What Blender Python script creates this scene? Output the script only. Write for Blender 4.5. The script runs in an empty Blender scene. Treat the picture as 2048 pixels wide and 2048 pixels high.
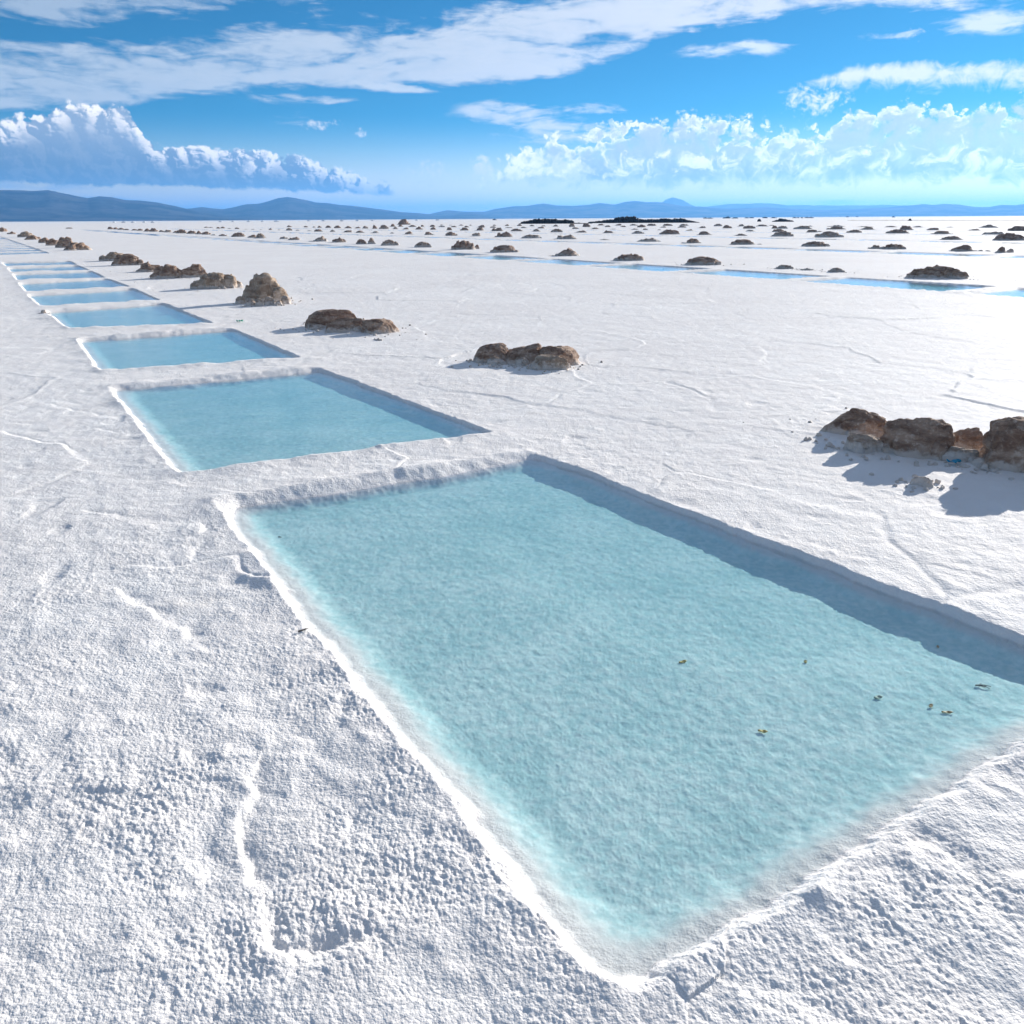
import bpy, bmesh, math, random
import numpy as np
from mathutils import Vector, Matrix

random.seed(7)
SC = bpy.context.scene
COL = SC.collection
R = math.radians
F32 = np.float32

# ------------------------------------------------------------------ camera model
# (used once to measure where things stand on the flat salt: photo pixel -> metres)
H = 1.65
FOC = 1600.0
HOR = 437.0
ROLL = math.atan(-0.0057)
PITCH = math.atan((1024 - HOR) * math.cos(ROLL) / FOC)
CR, SR, CP, SP = math.cos(ROLL), math.sin(ROLL), math.cos(PITCH), math.sin(PITCH)
HEAD = R(-33)
UX, UY = math.sin(HEAD), math.cos(HEAD)      # along the rows of pools
VX, VY = math.cos(HEAD), -math.sin(HEAD)     # across the rows

def ray(x, y):
    a, b = x - 1024.0, 1024.0 - y
    xr, yr = a * CR - b * SR, a * SR + b * CR
    return xr, FOC * CP + yr * SP, yr * CP - FOC * SP

def ground(x, y, z=0.0):
    dx, dy, dz = ray(x, y)
    t = (H - z) / -dz
    return dx * t, dy * t, t            # t: metres per pixel at that point

def azel(x, y):
    dx, dy, dz = ray(x, y)
    return math.degrees(math.atan2(dx, dy)), math.degrees(math.atan2(dz, math.hypot(dx, dy)))

def to_uv(x, y): return x * UX + y * UY, x * VX + y * VY
def to_xy(u, v): return u * UX + v * VX, u * UY + v * VY
def guv(x, y):
    g = ground(x, y); return to_uv(g[0], g[1])

# ------------------------------------------------------------------ numpy noise
def _h(ix, iy, iz, s):
    n = (ix.astype(np.uint32) * np.uint32(374761393) + iy.astype(np.uint32) * np.uint32(668265263)
         + iz.astype(np.uint32) * np.uint32(2147483647) + np.uint32((s * 1274126177) & 0xffffffff))
    n = (n ^ (n >> np.uint32(13))) * np.uint32(1274126177)
    n = (n ^ (n >> np.uint32(16))) * np.uint32(2246822519)
    return n ^ (n >> np.uint32(15))

def rnd(ix, iy, s):
    z = np.zeros_like(ix)
    return (_h(ix, iy, z, s) & np.uint32(0xffffff)).astype(F32) / F32(0xffffff)

def perlin(x, y, s=0):
    x = np.asarray(x, F32); y = np.asarray(y, F32)
    ix = np.floor(x); iy = np.floor(y)
    fx = x - ix; fy = y - iy
    ix = ix.astype(np.int64); iy = iy.astype(np.int64)
    ux = fx * fx * fx * (fx * (fx * 6 - 15) + 10); uy = fy * fy * fy * (fy * (fy * 6 - 15) + 10)
    def g(ox, oy):
        a = rnd(ix + ox, iy + oy, s) * F32(2 * math.pi)
        return np.cos(a) * (fx - ox) + np.sin(a) * (fy - oy)
    a = g(0, 0); b = g(1, 0); c = g(0, 1); d = g(1, 1)
    return ((a + ux * (b - a)) + uy * ((c + ux * (d - c)) - (a + ux * (b - a)))) * F32(1.4)

def fbm(x, y, s=0, o=3, gain=.5):
    r = 0; a = 1.0; t = 0
    for k in range(o):
        r = r + a * perlin(x * 2.03 ** k, y * 2.03 ** k, s + 11 * k); t += a; a *= gain
    return r / t

def vnoise3(p, s=0):
    i = np.floor(p).astype(np.int64); f = (p - i).astype(F32)
    u = f * f * (3 - 2 * f)
    def h(a, b, c):
        return (_h(i[:, 0] + a, i[:, 1] + b, i[:, 2] + c, s) & np.uint32(0xffffff)).astype(F32) / F32(0x7fffff) - 1
    r = 0
    for a in (0, 1):
        for b in (0, 1):
            for c in (0, 1):
                w = (u[:, 0] if a else 1 - u[:, 0]) * (u[:, 1] if b else 1 - u[:, 1]) * (u[:, 2] if c else 1 - u[:, 2])
                r = r + w * h(a, b, c)
    return r

def fbm3(p, s=0, o=3, gain=.5):
    r = 0; a = 1.0; t = 0
    for k in range(o):
        r = r + a * vnoise3(p * 2.07 ** k + 17.3 * k, s + 7 * k); t += a; a *= gain
    return r / t

def cells(x, y, s):
    """F1, F2 and a random number of the nearest cell"""
    ix = np.floor(x).astype(np.int64); iy = np.floor(y).astype(np.int64)
    f1 = np.full(x.shape, 9, F32); f2 = np.full(x.shape, 9, F32); idn = np.zeros(x.shape, F32)
    for a in (-1, 0, 1):
        for b in (-1, 0, 1):
            cx = ix + a; cy = iy + b
            px = cx + rnd(cx, cy, s); py = cy + rnd(cx, cy, s + 1)
            d = np.hypot(px - x, py - y).astype(F32)
            c = rnd(cx, cy, s + 2)
            nearer = d < f1
            f2 = np.where(nearer, f1, np.minimum(f2, d))
            idn = np.where(nearer, c, idn)
            f1 = np.where(nearer, d, f1)
    return f1, f2, idn

def sst(a, b, x):
    t = np.clip((x - a) / (b - a), 0, 1); return t * t * (3 - 2 * t)

# ------------------------------------------------------------------ object helpers
def tag(o, label=None, cat=None, group=None, kind=None):
    if label: o['label'] = label
    if cat: o['category'] = cat
    if group: o['group'] = group
    if kind: o['kind'] = kind
    return o

def mesh_obj(name, verts, faces, mat, smooth=True):
    me = bpy.data.meshes.new(name)
    v = np.asarray(verts, F32); f = np.asarray(faces, np.int32)
    n, k = f.shape
    me.vertices.add(len(v)); me.vertices.foreach_set('co', v.ravel())
    me.loops.add(n * k); me.loops.foreach_set('vertex_index', f.ravel())
    me.polygons.add(n)
    me.polygons.foreach_set('loop_start', np.arange(0, n * k, k, dtype=np.int32))
    me.polygons.foreach_set('use_smooth', np.full(n, smooth, bool))
    me.update(calc_edges=True)
    me.materials.append(mat)
    o = bpy.data.objects.new(name, me); COL.objects.link(o)
    return o

# ------------------------------------------------------------------ node helper
class NT:
    def __init__(self, tree): self.t = tree; self.n = tree.nodes; self.l = tree.links
    def new(self, t, **kw):
        nd = self.n.new(t)
        for k, v in kw.items(): setattr(nd, k, v)
        return nd
    def put(self, sock, v):
        if hasattr(v, 'is_linked'): self.l.new(v, sock)
        elif isinstance(v, (tuple, list)) and sock.type == 'RGBA' and len(v) == 3: sock.default_value = (*v, 1)
        else: sock.default_value = v
    def m(self, op, a, b=None, c=None, clamp=False):
        nd = self.new('ShaderNodeMath', operation=op, use_clamp=clamp)
        for i, x in enumerate((a, b, c)):
            if x is not None: self.put(nd.inputs[i], x)
        return nd.outputs[0]
    def add(self, a, b): return self.m('ADD', a, b)
    def sub(self, a, b): return self.m('SUBTRACT', a, b)
    def mul(self, a, b): return self.m('MULTIPLY', a, b)
    def mx(self, a, b): return self.m('MAXIMUM', a, b)
    def mn(self, a, b): return self.m('MINIMUM', a, b)
    def ss(self, x, a, b, lo=0.0, hi=1.0):
        nd = self.new('ShaderNodeMapRange', interpolation_type='SMOOTHSTEP')
        for i, q in enumerate((x, a, b, lo, hi)): self.put(nd.inputs[i], q)
        return nd.outputs[0]
    def xyz(self, x, y, z=0.0):
        nd = self.new('ShaderNodeCombineXYZ')
        for i, q in enumerate((x, y, z)): self.put(nd.inputs[i], q)
        return nd.outputs[0]
    def noise(self, vec, scale, detail=4, rough=.55, dist=0.0, lac=2.0, dim='3D'):
        nd = self.new('ShaderNodeTexNoise', noise_dimensions=dim)
        self.put(nd.inputs['Vector'], vec)
        for k, q in (('Scale', scale), ('Detail', detail), ('Roughness', rough), ('Distortion', dist), ('Lacunarity', lac)):
            self.put(nd.inputs[k], q)
        return nd
    def voro(self, vec, scale, detail=0, rough=.5, lac=2.0, feature='F1', dim='3D'):
        nd = self.new('ShaderNodeTexVoronoi', feature=feature, voronoi_dimensions=dim)
        self.put(nd.inputs['Vector'], vec)
        for k, q in (('Scale', scale), ('Detail', detail), ('Roughness', rough), ('Lacunarity', lac)):
            if k in nd.inputs: self.put(nd.inputs[k], q)
        return nd
    def mix(self, f, a, b, mode='MIX'):
        nd = self.new('ShaderNodeMix', data_type='RGBA', blend_type=mode)
        self.put(nd.inputs[0], f); self.put(nd.inputs[6], a); self.put(nd.inputs[7], b)
        return nd.outputs[2]
    def curve(self, x, pts, lo, hi):
        """y(x) from points; lo, hi bound both axes' ranges: (x0,x1),(y0,y1)"""
        (x0, x1), (y0, y1) = lo, hi
        xn = self.ss_lin(x, x0, x1)
        nd = self.new('ShaderNodeFloatCurve')
        cv = nd.mapping.curves[0]
        P = sorted((min(1, max(0, (a - x0) / (x1 - x0))), min(1, max(0, (b - y0) / (y1 - y0)))) for a, b in pts)
        cv.points[0].location = P[0]; cv.points[1].location = P[-1]
        for p in P[1:-1]: cv.points.new(*p)
        for p in cv.points: p.handle_type = 'VECTOR'
        nd.mapping.update()
        self.put(nd.inputs['Value'], xn)
        return self.add(self.mul(nd.outputs[0], y1 - y0), y0)
    def ss_lin(self, x, a, b):
        nd = self.new('ShaderNodeMapRange'); nd.clamp = True
        for i, q in enumerate((x, a, b, 0.0, 1.0)): self.put(nd.inputs[i], q)
        return nd.outputs[0]

def new_mat(name):
    m = bpy.data.materials.new(name); m.use_nodes = True
    nt = NT(m.node_tree); b = m.node_tree.nodes['Principled BSDF']
    return m, nt, b

def bump(nt, h, strength, dist, normal=None):
    nd = nt.new('ShaderNodeBump'); nt.put(nd.inputs['Height'], h)
    nd.inputs['Strength'].default_value = strength; nd.inputs['Distance'].default_value = dist
    if normal: nt.put(nd.inputs['Normal'], normal)
    return nd.outputs[0]

# ------------------------------------------------------------------ materials
def salt_material():
    m, nt, b = new_mat('salt')
    pos = nt.new('ShaderNodeNewGeometry').outputs['Position']
    big = nt.noise(pos, .35, 4).outputs[0]
    mid = nt.noise(pos, 3.0, 5, .6).outputs[0]
    f = nt.ss(nt.add(nt.mul(big, .5), nt.mul(mid, .5)), .38, .64)
    col = nt.mix(f, (.85, .81, .775), (.90, .87, .835))
    # faint ochre dust here and there
    d = nt.mul(nt.ss(nt.noise(pos, 1.1, 6, .65).outputs[0], .60, .74), .35)
    col = nt.mix(d, col, (.74, .67, .60))
    at = nt.new('ShaderNodeAttribute'); at.attribute_name = 'dirt'
    dirt = nt.ss(nt.add(at.outputs['Fac'], nt.mul(nt.sub(mid, .5), 1.1)), .35, 1.0, 0, .6)
    col = nt.mix(dirt, col, (.66, .56, .48))
    # light absorbed by the brine is put into the floor colour as blue-green
    sz = nt.new('ShaderNodeSeparateXYZ'); nt.put(sz.inputs[0], pos)
    bt = nt.new('ShaderNodeAttribute'); bt.attribute_name = 'brine'; brine = bt.outputs['Fac']
    # soaked salt at and below the waterline is a duller, pinkish grey
    col = nt.mix(nt.mul(brine, nt.ss(nt.add(sz.outputs[2], nt.mul(nt.sub(mid, .5), .008)), -.017, -.027)), col, (.75, .705, .685))
    zz = nt.add(sz.outputs[2], nt.mul(nt.sub(mid, .5), .02))
    st = nt.mix(nt.ss(nt.add(nt.mul(nt.noise(pos, 26.0, 5, .65).outputs[0], .6), nt.mul(nt.noise(pos, 2.6, 4, .6).outputs[0], .4)), .38, .62), (.57, .72, .715), (.85, .89, .86))
    st = nt.mix(nt.ss(nt.voro(pos, 55.0, 0).outputs[0], .16, .08, 0, .5), st, (.86, .88, .80))
    col = nt.mix(nt.mul(brine, nt.ss(zz, -.038, -.060)), col, st)
    nt.put(b.inputs['Base Color'], col)
    b.inputs['Roughness'].default_value = .75
    b.inputs['Specular IOR Level'].default_value = .10
    v = nt.voro(pos, 95.0, 1.0).outputs[0]
    g = nt.noise(pos, 60.0, 4, .62).outputs[0]
    h = nt.add(nt.mul(nt.sub(1.0, v), .5), g)
    g2 = nt.noise(pos, 11.0, 5, .6).outputs[0]
    wet = nt.sub(1.0, nt.mul(brine, nt.ss(sz.outputs[2], -.026, -.050, 0.0, .78)))
    hh = nt.mul(nt.add(nt.mul(h, .0030), nt.mul(g2, .008)), wet)
    n2 = bump(nt, hh, 1.0, 1.0)
    nt.put(b.inputs['Normal'], n2)
    return m

def rock_material(name, dark=(.085, .055, .038), mid=(.20, .145, .105), light=(.36, .28, .215), salt=(.62, .56, .50), crust=.07, fine=1.0):
    m, nt, b = new_mat(name)
    oc = nt.new('ShaderNodeTexCoord').outputs['Object']
    sx = nt.new('ShaderNodeSeparateXYZ'); nt.put(sx.inputs[0], oc)
    mp = nt.new('ShaderNodeMapping'); nt.put(mp.inputs[0], oc); mp.inputs['Scale'].default_value = (1, 1, 2.6); mp.inputs['Rotation'].default_value = (.25, .15, 0)
    a = nt.noise(mp.outputs[0], 5.0 * fine, 7, .64, .5).outputs[0]
    c = nt.noise(oc, 30.0 * fine, 6, .7).outputs[0]
    col = nt.mix(nt.ss(a, .36, .62), dark, mid)
    col = nt.mix(nt.ss(nt.add(nt.mul(c, .7), nt.mul(a, .3)), .50, .68), col, light)
    # salt crust creeping up from the ground, and salty patches
    lowz = nt.add(sx.outputs[2], nt.mul(nt.sub(nt.noise(oc, 9.0 * fine, 5, .65).outputs[0], .5), crust * 3.2))
    s = nt.ss(lowz, crust * 1.25, crust * .55)
    s2 = nt.mul(nt.ss(nt.noise(oc, 4.0 * fine, 6, .7).outputs[0], .55, .70), .55)
    col = nt.mix(nt.mx(s, s2), col, salt)
    nt.put(b.inputs['Base Color'], col)
    b.inputs['Roughness'].default_value = .9
    b.inputs['Specular IOR Level'].default_value = .2
    h = nt.add(nt.mul(c, 1.0), nt.mul(nt.voro(oc, 45.0 * fine, 2).outputs[0], -.5))
    n1 = bump(nt, h, .8, .012 / fine)
    nt.put(b.inputs['Normal'], bump(nt, a, .5, .05 / fine, n1))
    return m

def plain_material(name, c1, c2, scale=20, rough=.6):
    m, nt, b = new_mat(name)
    oc = nt.new('ShaderNodeTexCoord').outputs['Object']
    nt.put(b.inputs['Base Color'], nt.mix(nt.noise(oc, scale, 4).outputs[0], c1, c2))
    b.inputs['Roughness'].default_value = rough
    return m

def water_material():
    m, nt, b = new_mat('brine')
    nt.n.remove(b)
    out = [n for n in nt.n if n.type == 'OUTPUT_MATERIAL'][0]
    pos = nt.new('ShaderNodeNewGeometry').outputs['Position']
    mp = nt.new('ShaderNodeMapping'); nt.put(mp.inputs[0], pos)
    mp.inputs['Rotation'].default_value = (0, 0, R(-20)); mp.inputs['Scale'].default_value = (1.0, 2.6, 1)
    r1 = nt.noise(mp.outputs[0], 9.0, 3, .55, .6).outputs[0]
    r2 = nt.noise(mp.outputs[0], 2.2, 2, .5, .3).outputs[0]
    n = bump(nt, r1, .30, .006, bump(nt, r2, .25, .02))
    # Schlick reflectance, the same from above and from below the surface
    ge = nt.new('ShaderNodeNewGeometry')
    dt = nt.new('ShaderNodeVectorMath', operation='DOT_PRODUCT'); nt.put(dt.inputs[0], n); nt.put(dt.inputs[1], ge.outputs['Incoming'])
    cs = nt.m('ABSOLUTE', dt.outputs['Value'])
    fre = nt.add(.021, nt.mul(.95, nt.m('POWER', nt.m('SUBTRACT', 1.0, cs, clamp=True), 5.0)))
    tr = nt.new('ShaderNodeBsdfTransparent')
    gl = nt.new('ShaderNodeBsdfAnisotropic'); gl.inputs['Roughness'].default_value = .04
    gl.inputs['Color'].default_value = (1, 1, 1, 1); nt.put(gl.inputs['Normal'], n)
    mx = nt.new('ShaderNodeMixShader')
    nt.put(mx.inputs[0], fre); nt.put(mx.inputs[1], tr.outputs[0]); nt.put(mx.inputs[2], gl.outputs[0])
    nt.put(out.inputs['Surface'], mx.outputs[0])
    ab = nt.new('ShaderNodeVolumeAbsorption')
    ab.inputs['Color'].default_value = (0.0, .68, .74, 1); ab.inputs['Density'].default_value = WATER_ABS
    nt.put(out.inputs['Volume'], ab.outputs[0])
    return m

def mountain_material(name, c1, c2):
    m, nt, b = new_mat(name)
    pos = nt.new('ShaderNodeNewGeometry').outputs['Position']
    a = nt.noise(pos, .0030, 8, .62, .5).outputs[0]
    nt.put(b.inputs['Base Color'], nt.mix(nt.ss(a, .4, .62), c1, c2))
    b.inputs['Roughness'].default_value = 1.0; b.inputs['Specular IOR Level'].default_value = 0.0
    return m

WATER_ABS = 2.05
SALT = salt_material()
ROCK = rock_material('rock', dark=(.21, .13, .092), mid=(.43, .30, .22), light=(.64, .51, .41), salt=(.66, .56, .48), crust=.075)
ROCK_PALE = rock_material('pale_rock', dark=(.29, .205, .145), mid=(.48, .37, .28), light=(.63, .53, .43), salt=(.68, .59, .51), crust=.09)
CRUST = rock_material('crusted_rock', dark=(.32, .24, .185), mid=(.50, .41, .34), light=(.62, .55, .48), salt=(.70, .62, .55), crust=.08)
ROCK_FAR = rock_material('far_rock', dark=(.24, .155, .115), mid=(.40, .285, .22), light=(.54, .42, .34), salt=(.58, .52, .46), crust=.10, fine=.6)
ROCK_FAR_PALE = rock_material('far_pale_rock', dark=(.30, .22, .17), mid=(.46, .36, .29), light=(.60, .51, .43), salt=(.66, .60, .54), crust=.14, fine=.6)
ROCK_DARK = rock_material('dark_rock', dark=(.012, .010, .011), mid=(.028, .022, .022), light=(.06, .05, .048), salt=(.09, .075, .07), crust=.03, fine=.35)
WHITE = plain_material('white_salt', (.78, .77, .76), (.86, .85, .84), 3, .7)
WATER = water_material()

# ------------------------------------------------------------------ pools
def q(*pts): return [guv(*p) for p in pts]      # near-left, near-right, far-right, far-left
POOLS = []      # corner lists in (u, v)
NEAR = [((1246, 1993), (2239, 1356), (1071, 908), (440, 1007)),
        ((369, 947), (980, 864), (636, 737), (225, 774)),
        ((207, 742), (599, 716), (461, 657), (159, 678)),
        ((143, 657), (424, 647), (323, 606), (95, 622)),
        ((86, 612), (318, 600), (264, 577), (58, 589)),
        ((55, 583), (258, 573), (212, 557), (40, 566)),
        ((37, 560), (208, 555), (182, 542), (28, 548)),
        ((25, 544), (176, 540), (155, 531), (17, 536)),
        ((14, 532), (152, 529), (138, 522), (6, 525))]
# waterline was measured: push the outline out by the width of the bank
for n in NEAR: POOLS.append((q(*n), 0))
u = 52.0
k = 0
while u < 128:
    L = 4.0 + .3 * math.sin(k * 1.7)
    POOLS.append(([(u, 1.35), (u, 3.85), (u + L, 3.9), (u + L, 1.3)], 0)); u += L + .55; k += 1
# the parallel rows across the flat, one pool after another
def row(v0, v1, us, idx, gap=.5):
    for a, b in zip(us[:-1], us[1:]):
        j = random.uniform(-.12, .12)
        POOLS.append(([(a + gap / 2, v0 + j), (a + gap / 2, v1 + j * .5), (b - gap / 2, v1 + j * .5), (b - gap / 2, v0 + j)], idx))
us2 = [1.2, 5.9, 10.4, 15.2, 19.9, 24.5, 29.7]
while us2[-1] < 186: us2.append(us2[-1] + random.uniform(4.6, 5.2))
row(19.0, 21.35, us2, 1)
def usr(a, b):
    o = [a]
    while o[-1] < b: o.append(o[-1] + random.uniform(4.6, 5.6))
    return o
ROWV = [(36.6, 38.9, 14, 190), (55.6, 58.0, 24, 190), (76.0, 78.4, 38, 190), (93.5, 95.8, 50, 190), (112., 114.3, 60, 190)]
for i, (a, b, c, d) in enumerate(ROWV): row(a, b, usr(c, d), 2 + i)

ZW = -.023       # water level
def pool_effect(x, y, z):
    """carve every pool into z (arrays of vertices)"""
    U = x * UX + y * UY; V = x * VX + y * VY
    order = np.argsort(U, kind='stable'); Us = U[order]
    soak = np.zeros(x.shape, F32)
    for pts, kind in POOLS:
        P = np.array(pts, float)
        lo = np.searchsorted(Us, P[:, 0].min() - .8); hi = np.searchsorted(Us, P[:, 0].max() + .8)
        ids = order[lo:hi]
        vv = V[ids]
        ids = ids[(vv > P[:, 1].min() - .8) & (vv < P[:, 1].max() + .8)]
        if len(ids) == 0: continue
        pu, pv = U[ids], V[ids]
        n = .024 * fbm(pu * 2.6, pv * 2.6, 5, 2) + .020 * fbm(pu * 8, pv * 8, 6, 2) + .006 * perlin(pu * 30, pv * 30, 8)
        c = P.mean(0)
        ds = []
        shift = (.034, .022, .070, .042)
        for i in range(4):
            a, b = P[i], P[(i + 1) % 4]
            e = b - a; nrm = np.array([e[1], -e[0]]) / np.hypot(*e)
            if np.dot(nrm, a - c) < 0: nrm = -nrm
            ds.append((pu - a[0]) * nrm[0] + (pv - a[1]) * nrm[1] - shift[i])
        # sides: 0 near (front) 1 right 2 far 3 left ; rounded-corner intersection
        D = np.stack(ds).astype(F32) + n
        kk = .05
        m = D.max(0)
        d = m + kk * np.log(np.exp((D - m) / kk).sum(0)) - kk * .3
        w = np.exp((D - m) / .12); w /= w.sum(0)
        t = np.maximum(-d, 0)
        wall = w[0] * .085 + w[1] * .045 + w[2] * .23 + w[3] * .085
        shelf = w[0] * .18 + w[1] * .10 + w[2] * .12 + w[3] * .18
        # a steep bank to just under the waterline, then a short shelf down to the salt floor
        deep = .030 + .008 * w[1]
        prof = -.036 * sst(0, 1, t / wall) - deep * sst(0, 1, (t - wall * .8) / shelf)
        inside = sst(0, .03, t)
        fl = .002 * fbm(pu * 3, pv * 3, 21, 3) + .0024 * fbm(pu * 18, pv * 18, 22, 3)
        bil = np.abs(perlin(pu * 27, pv * 27, 23)) * .0014 + np.abs(perlin(pu * 60, pv * 60, 24)) * .0014
        floor = fl - bil
        under = sst(wall * .9, wall * .9 + .22, t)
        rim = ((.010 + .030 * np.maximum(0, fbm(pu * 2.3, pv * 2.3, 31, 3) + .1)) * (1 - .75 * w[1]) + (.004 + .024 * np.abs(perlin(pu * 1.5, pv * 1.5, 33))) * (w[0] + w[2]) * (kind == 0) - .002 * w[1] * (kind == 0)) * np.exp(-np.maximum(d, 0) / .14) * (1 - sst(0, 1, t / (.05 + .24 * w[2] + .05 * w[0])))
        base = z[ids]
        soak[ids] = np.maximum(soak[ids], sst(0, .01, t))
        z[ids] = np.where(d < 0, base * (1 - .85 * sst(0, .08, t)) + prof + floor * under, base) + rim
    return soak

# cracks and lifted plate edges one can see near the camera: photo polylines, the side to the right of travel is raised
STROKES = [([(512, 1540), (483, 1650), (500, 1740), (545, 1895), (600, 1912), (690, 1900)], -1, .030),
           ([(240, 1185), (305, 1228), (362, 1262), (428, 1306)], -1, .024),
           ([(408, 1055), (383, 1118)], -1, .024),
           ([(175, 1022), (275, 1040), (372, 1050)], -1, .016),
           ([(85, 805), (205, 832), (262, 838)], -1, .014),
           ([(190, 858), (262, 872)], -1, .014),
           ([(1822, 1685), (1900, 1718), (2000, 1752), (2060, 1742)], -1, .030),
           ([(1868, 1131), (1950, 1150), (2040, 1182)], 1, .010),
           ([(1085, 905), (1110, 925), (1170, 915)], -1, .015),
           ([(560, 1470), (600, 1530)], -1, .012),
           ([(1500, 1990), (1600, 2010), (1720, 2060)], -1, .014),
           ([(700, 1650), (760, 1720)], -1, .012)]

def stroke_effect(x, y, z):
    for pl, sgn, amp in STROKES:
        amp *= .45
        W = [ground(*p)[:2] for p in pl]
        xs = [p[0] for p in W]; ys = [p[1] for p in W]
        ids = np.nonzero((x > min(xs) - .45) & (x < max(xs) + .45) & (y > min(ys) - .45) & (y < max(ys) + .45))[0]
        if not len(ids): continue
        px = x[ids] + .05 * fbm(x[ids] * 8, y[ids] * 8, 51, 3); py = y[ids] + .05 * fbm(x[ids] * 8, y[ids] * 8, 52, 3)
        best = np.full(len(ids), 9, F32); side = np.zeros(len(ids), F32)
        endf = np.ones(len(ids), F32)
        for i in range(len(W) - 1):
            ax, ay = W[i]; bx, by = W[i + 1]
            ex, ey = bx - ax, by - ay; L2 = ex * ex + ey * ey
            t = ((px - ax) * ex + (py - ay) * ey) / L2
            tc = np.clip(t, 0, 1)
            d = np.hypot(px - ax - tc * ex, py - ay - tc * ey)
            s = ((px - ax) * ey - (py - ay) * ex) / math.sqrt(L2)      # >0 right of travel
            nb = d < best
            side = np.where(nb, s, side); best = np.where(nb, d, best)
        a = best * np.sign(side) * -sgn
        lip = sst(-.014, .024, a) * np.exp(-np.maximum(best, 0) / .20)
        brk = sst(-.45, .35, perlin(px * 6, py * 6, 53))
        z[ids] += brk * amp * .75 * lip * np.exp(-np.maximum(best - np.abs(side), 0) / .05) - brk * amp * .6 * np.exp(-((a + .01) / .038) ** 2) * np.exp(-np.maximum(best - np.abs(side), 0) / .03)

def ground_height(x, y):
    r = np.hypot(x, y)
    z = np.zeros(x.shape, F32)
    z += .012 * fbm(x * .45, y * .45, 1, 3) * np.minimum(1, 60 / np.maximum(r, 1))
    i = np.nonzero(r < 45)[0]
    if len(i):
        X, Y = x[i], y[i]
        fade = np.clip((45 - r[i]) / 20, 0, 1)
        # salt plates: each a little higher or lower, with a lifted crumbly edge along some seams
        wx = X + .22 * fbm(X * 1.3, Y * 1.3, 3, 3); wy = Y + .22 * fbm(X * 1.3, Y * 1.3, 4, 3)
        f1, f2, c = cells(wx * .62, wy * .62, 60)
        e = (f2 - f1)
        seam = sst(-.1, .6, perlin(X * .55, Y * .55, 9) + .1)
        z[i] += fade * ((c - .5) * .012 * sst(0, .05, e) + seam * .011 * np.exp(-(e / .09) ** 2) * (c - .25) - seam * .005 * np.exp(-(e / .018) ** 2))
        z[i] += fade * .006 * fbm(X * 4, Y * 4, 12, 3)
    i = np.nonzero(r < 14)[0]
    if len(i):
        X, Y = x[i], y[i]; fade = np.clip((14 - r[i]) / 9, 0, 1)
        rough = .55 + .75 * sst(-.3, .5, fbm(X * .8, Y * .8, 14, 2)) 
        z[i] += fade * rough * (.0036 * fbm(X * 11, Y * 11, 13, 3) - .0020 * np.abs(perlin(X * 26, Y * 26, 15)))
        pit = perlin(X * 3.3, Y * 3.3, 16)
        z[i] -= fade * .009 * sst(.48, .75, pit)
    i = np.nonzero(r < 6)[0]
    if len(i):
        X, Y = x[i], y[i]; fade = np.clip((6 - r[i]) / 3.5, 0, 1)
        k = .25 + 1.0 * sst(-.3, .45, fbm(X * 1.7, Y * 1.7, 19, 3))
        g1 = cells(X * 8 + .4 * perlin(X * 9, Y * 9, 71), Y * 8, 72)
        z[i] += fade * (.0055 * sst(.45, .0, g1[0]) * sst(.55, .95, g1[2]) + .006 * fbm(X * 5.5, Y * 5.5, 73, 2))
        f1 = cells(X * 95 + .6 * perlin(X * 30, Y * 30, 27), Y * 95, 28)[0]
        z[i] += fade * k * (.0024 * perlin(X * 50, Y * 50, 17) + .0028 * (1 - np.minimum(f1, 1) ** 2 * 1.4))
    stroke_effect(x, y, z)
    soak = pool_effect(x, y, z)
    return z, soak

def build_ground():
    fine = np.concatenate([np.arange(-68, -46, .13), np.arange(-46, 46, .072), np.arange(46, 68.01, .13)])
    coarse = np.arange(70.5, 292 - 1.25, 2.5)
    az = np.radians(np.concatenate([fine, coarse]))
    rs = [.02, .15, .3, .45, .6, .75]
    r = .86
    while r < 32000:
        rs.append(r)
        s = .0029 if r < 6 else (.0029 + (.0055 - .0029) * min(1, (r - 6) / 14))
        if r > 60: s = .0065
        if r > 260: s = .03
        if r > 900: s = .25
        r *= 1 + s
    rs.append(34000.0)
    rs = np.array(rs)
    A, Rr = np.meshgrid(az, rs)
    x = (np.sin(A) * Rr).ravel(); y = (np.cos(A) * Rr).ravel()
    z, soak = ground_height(x, y)
    nr, na = len(rs), len(az)
    i = np.arange(nr - 1)[:, None] * na; j = np.arange(na)[None, :]
    j2 = (j + 1) % na
    f = np.stack([i + j, i + j2, i + na + j2, i + na + j], -1).reshape(-1, 4)[:, ::-1]
    dirt = np.zeros(x.shape, F32)
    near = np.nonzero((np.hypot(x, y) < 75))[0]
    for px, py, pr, k in PILES:
        dd = np.hypot(x[near] - px, y[near] - py)
        i2 = near[dd < pr * 2.2]
        if not len(i2): continue
        e = np.exp(-(np.hypot(x[i2] - px, y[i2] - py) / pr) ** 2)
        dirt[i2] = np.maximum(dirt[i2], k * e)
        z[i2] += .02 * e * np.maximum(0, fbm(x[i2] * 9, y[i2] * 9, 91, 3) + .15)
    o = mesh_obj('ground', np.stack([x, y, z], 1), f, SALT)
    o.data.attributes.new('dirt', 'FLOAT', 'POINT').data.foreach_set('value', dirt)
    o.data.attributes.new('brine', 'FLOAT', 'POINT').data.foreach_set('value', soak)
    tag(o, 'flat white salt crust stretching to the mountains', kind='structure')
    return o

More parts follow.
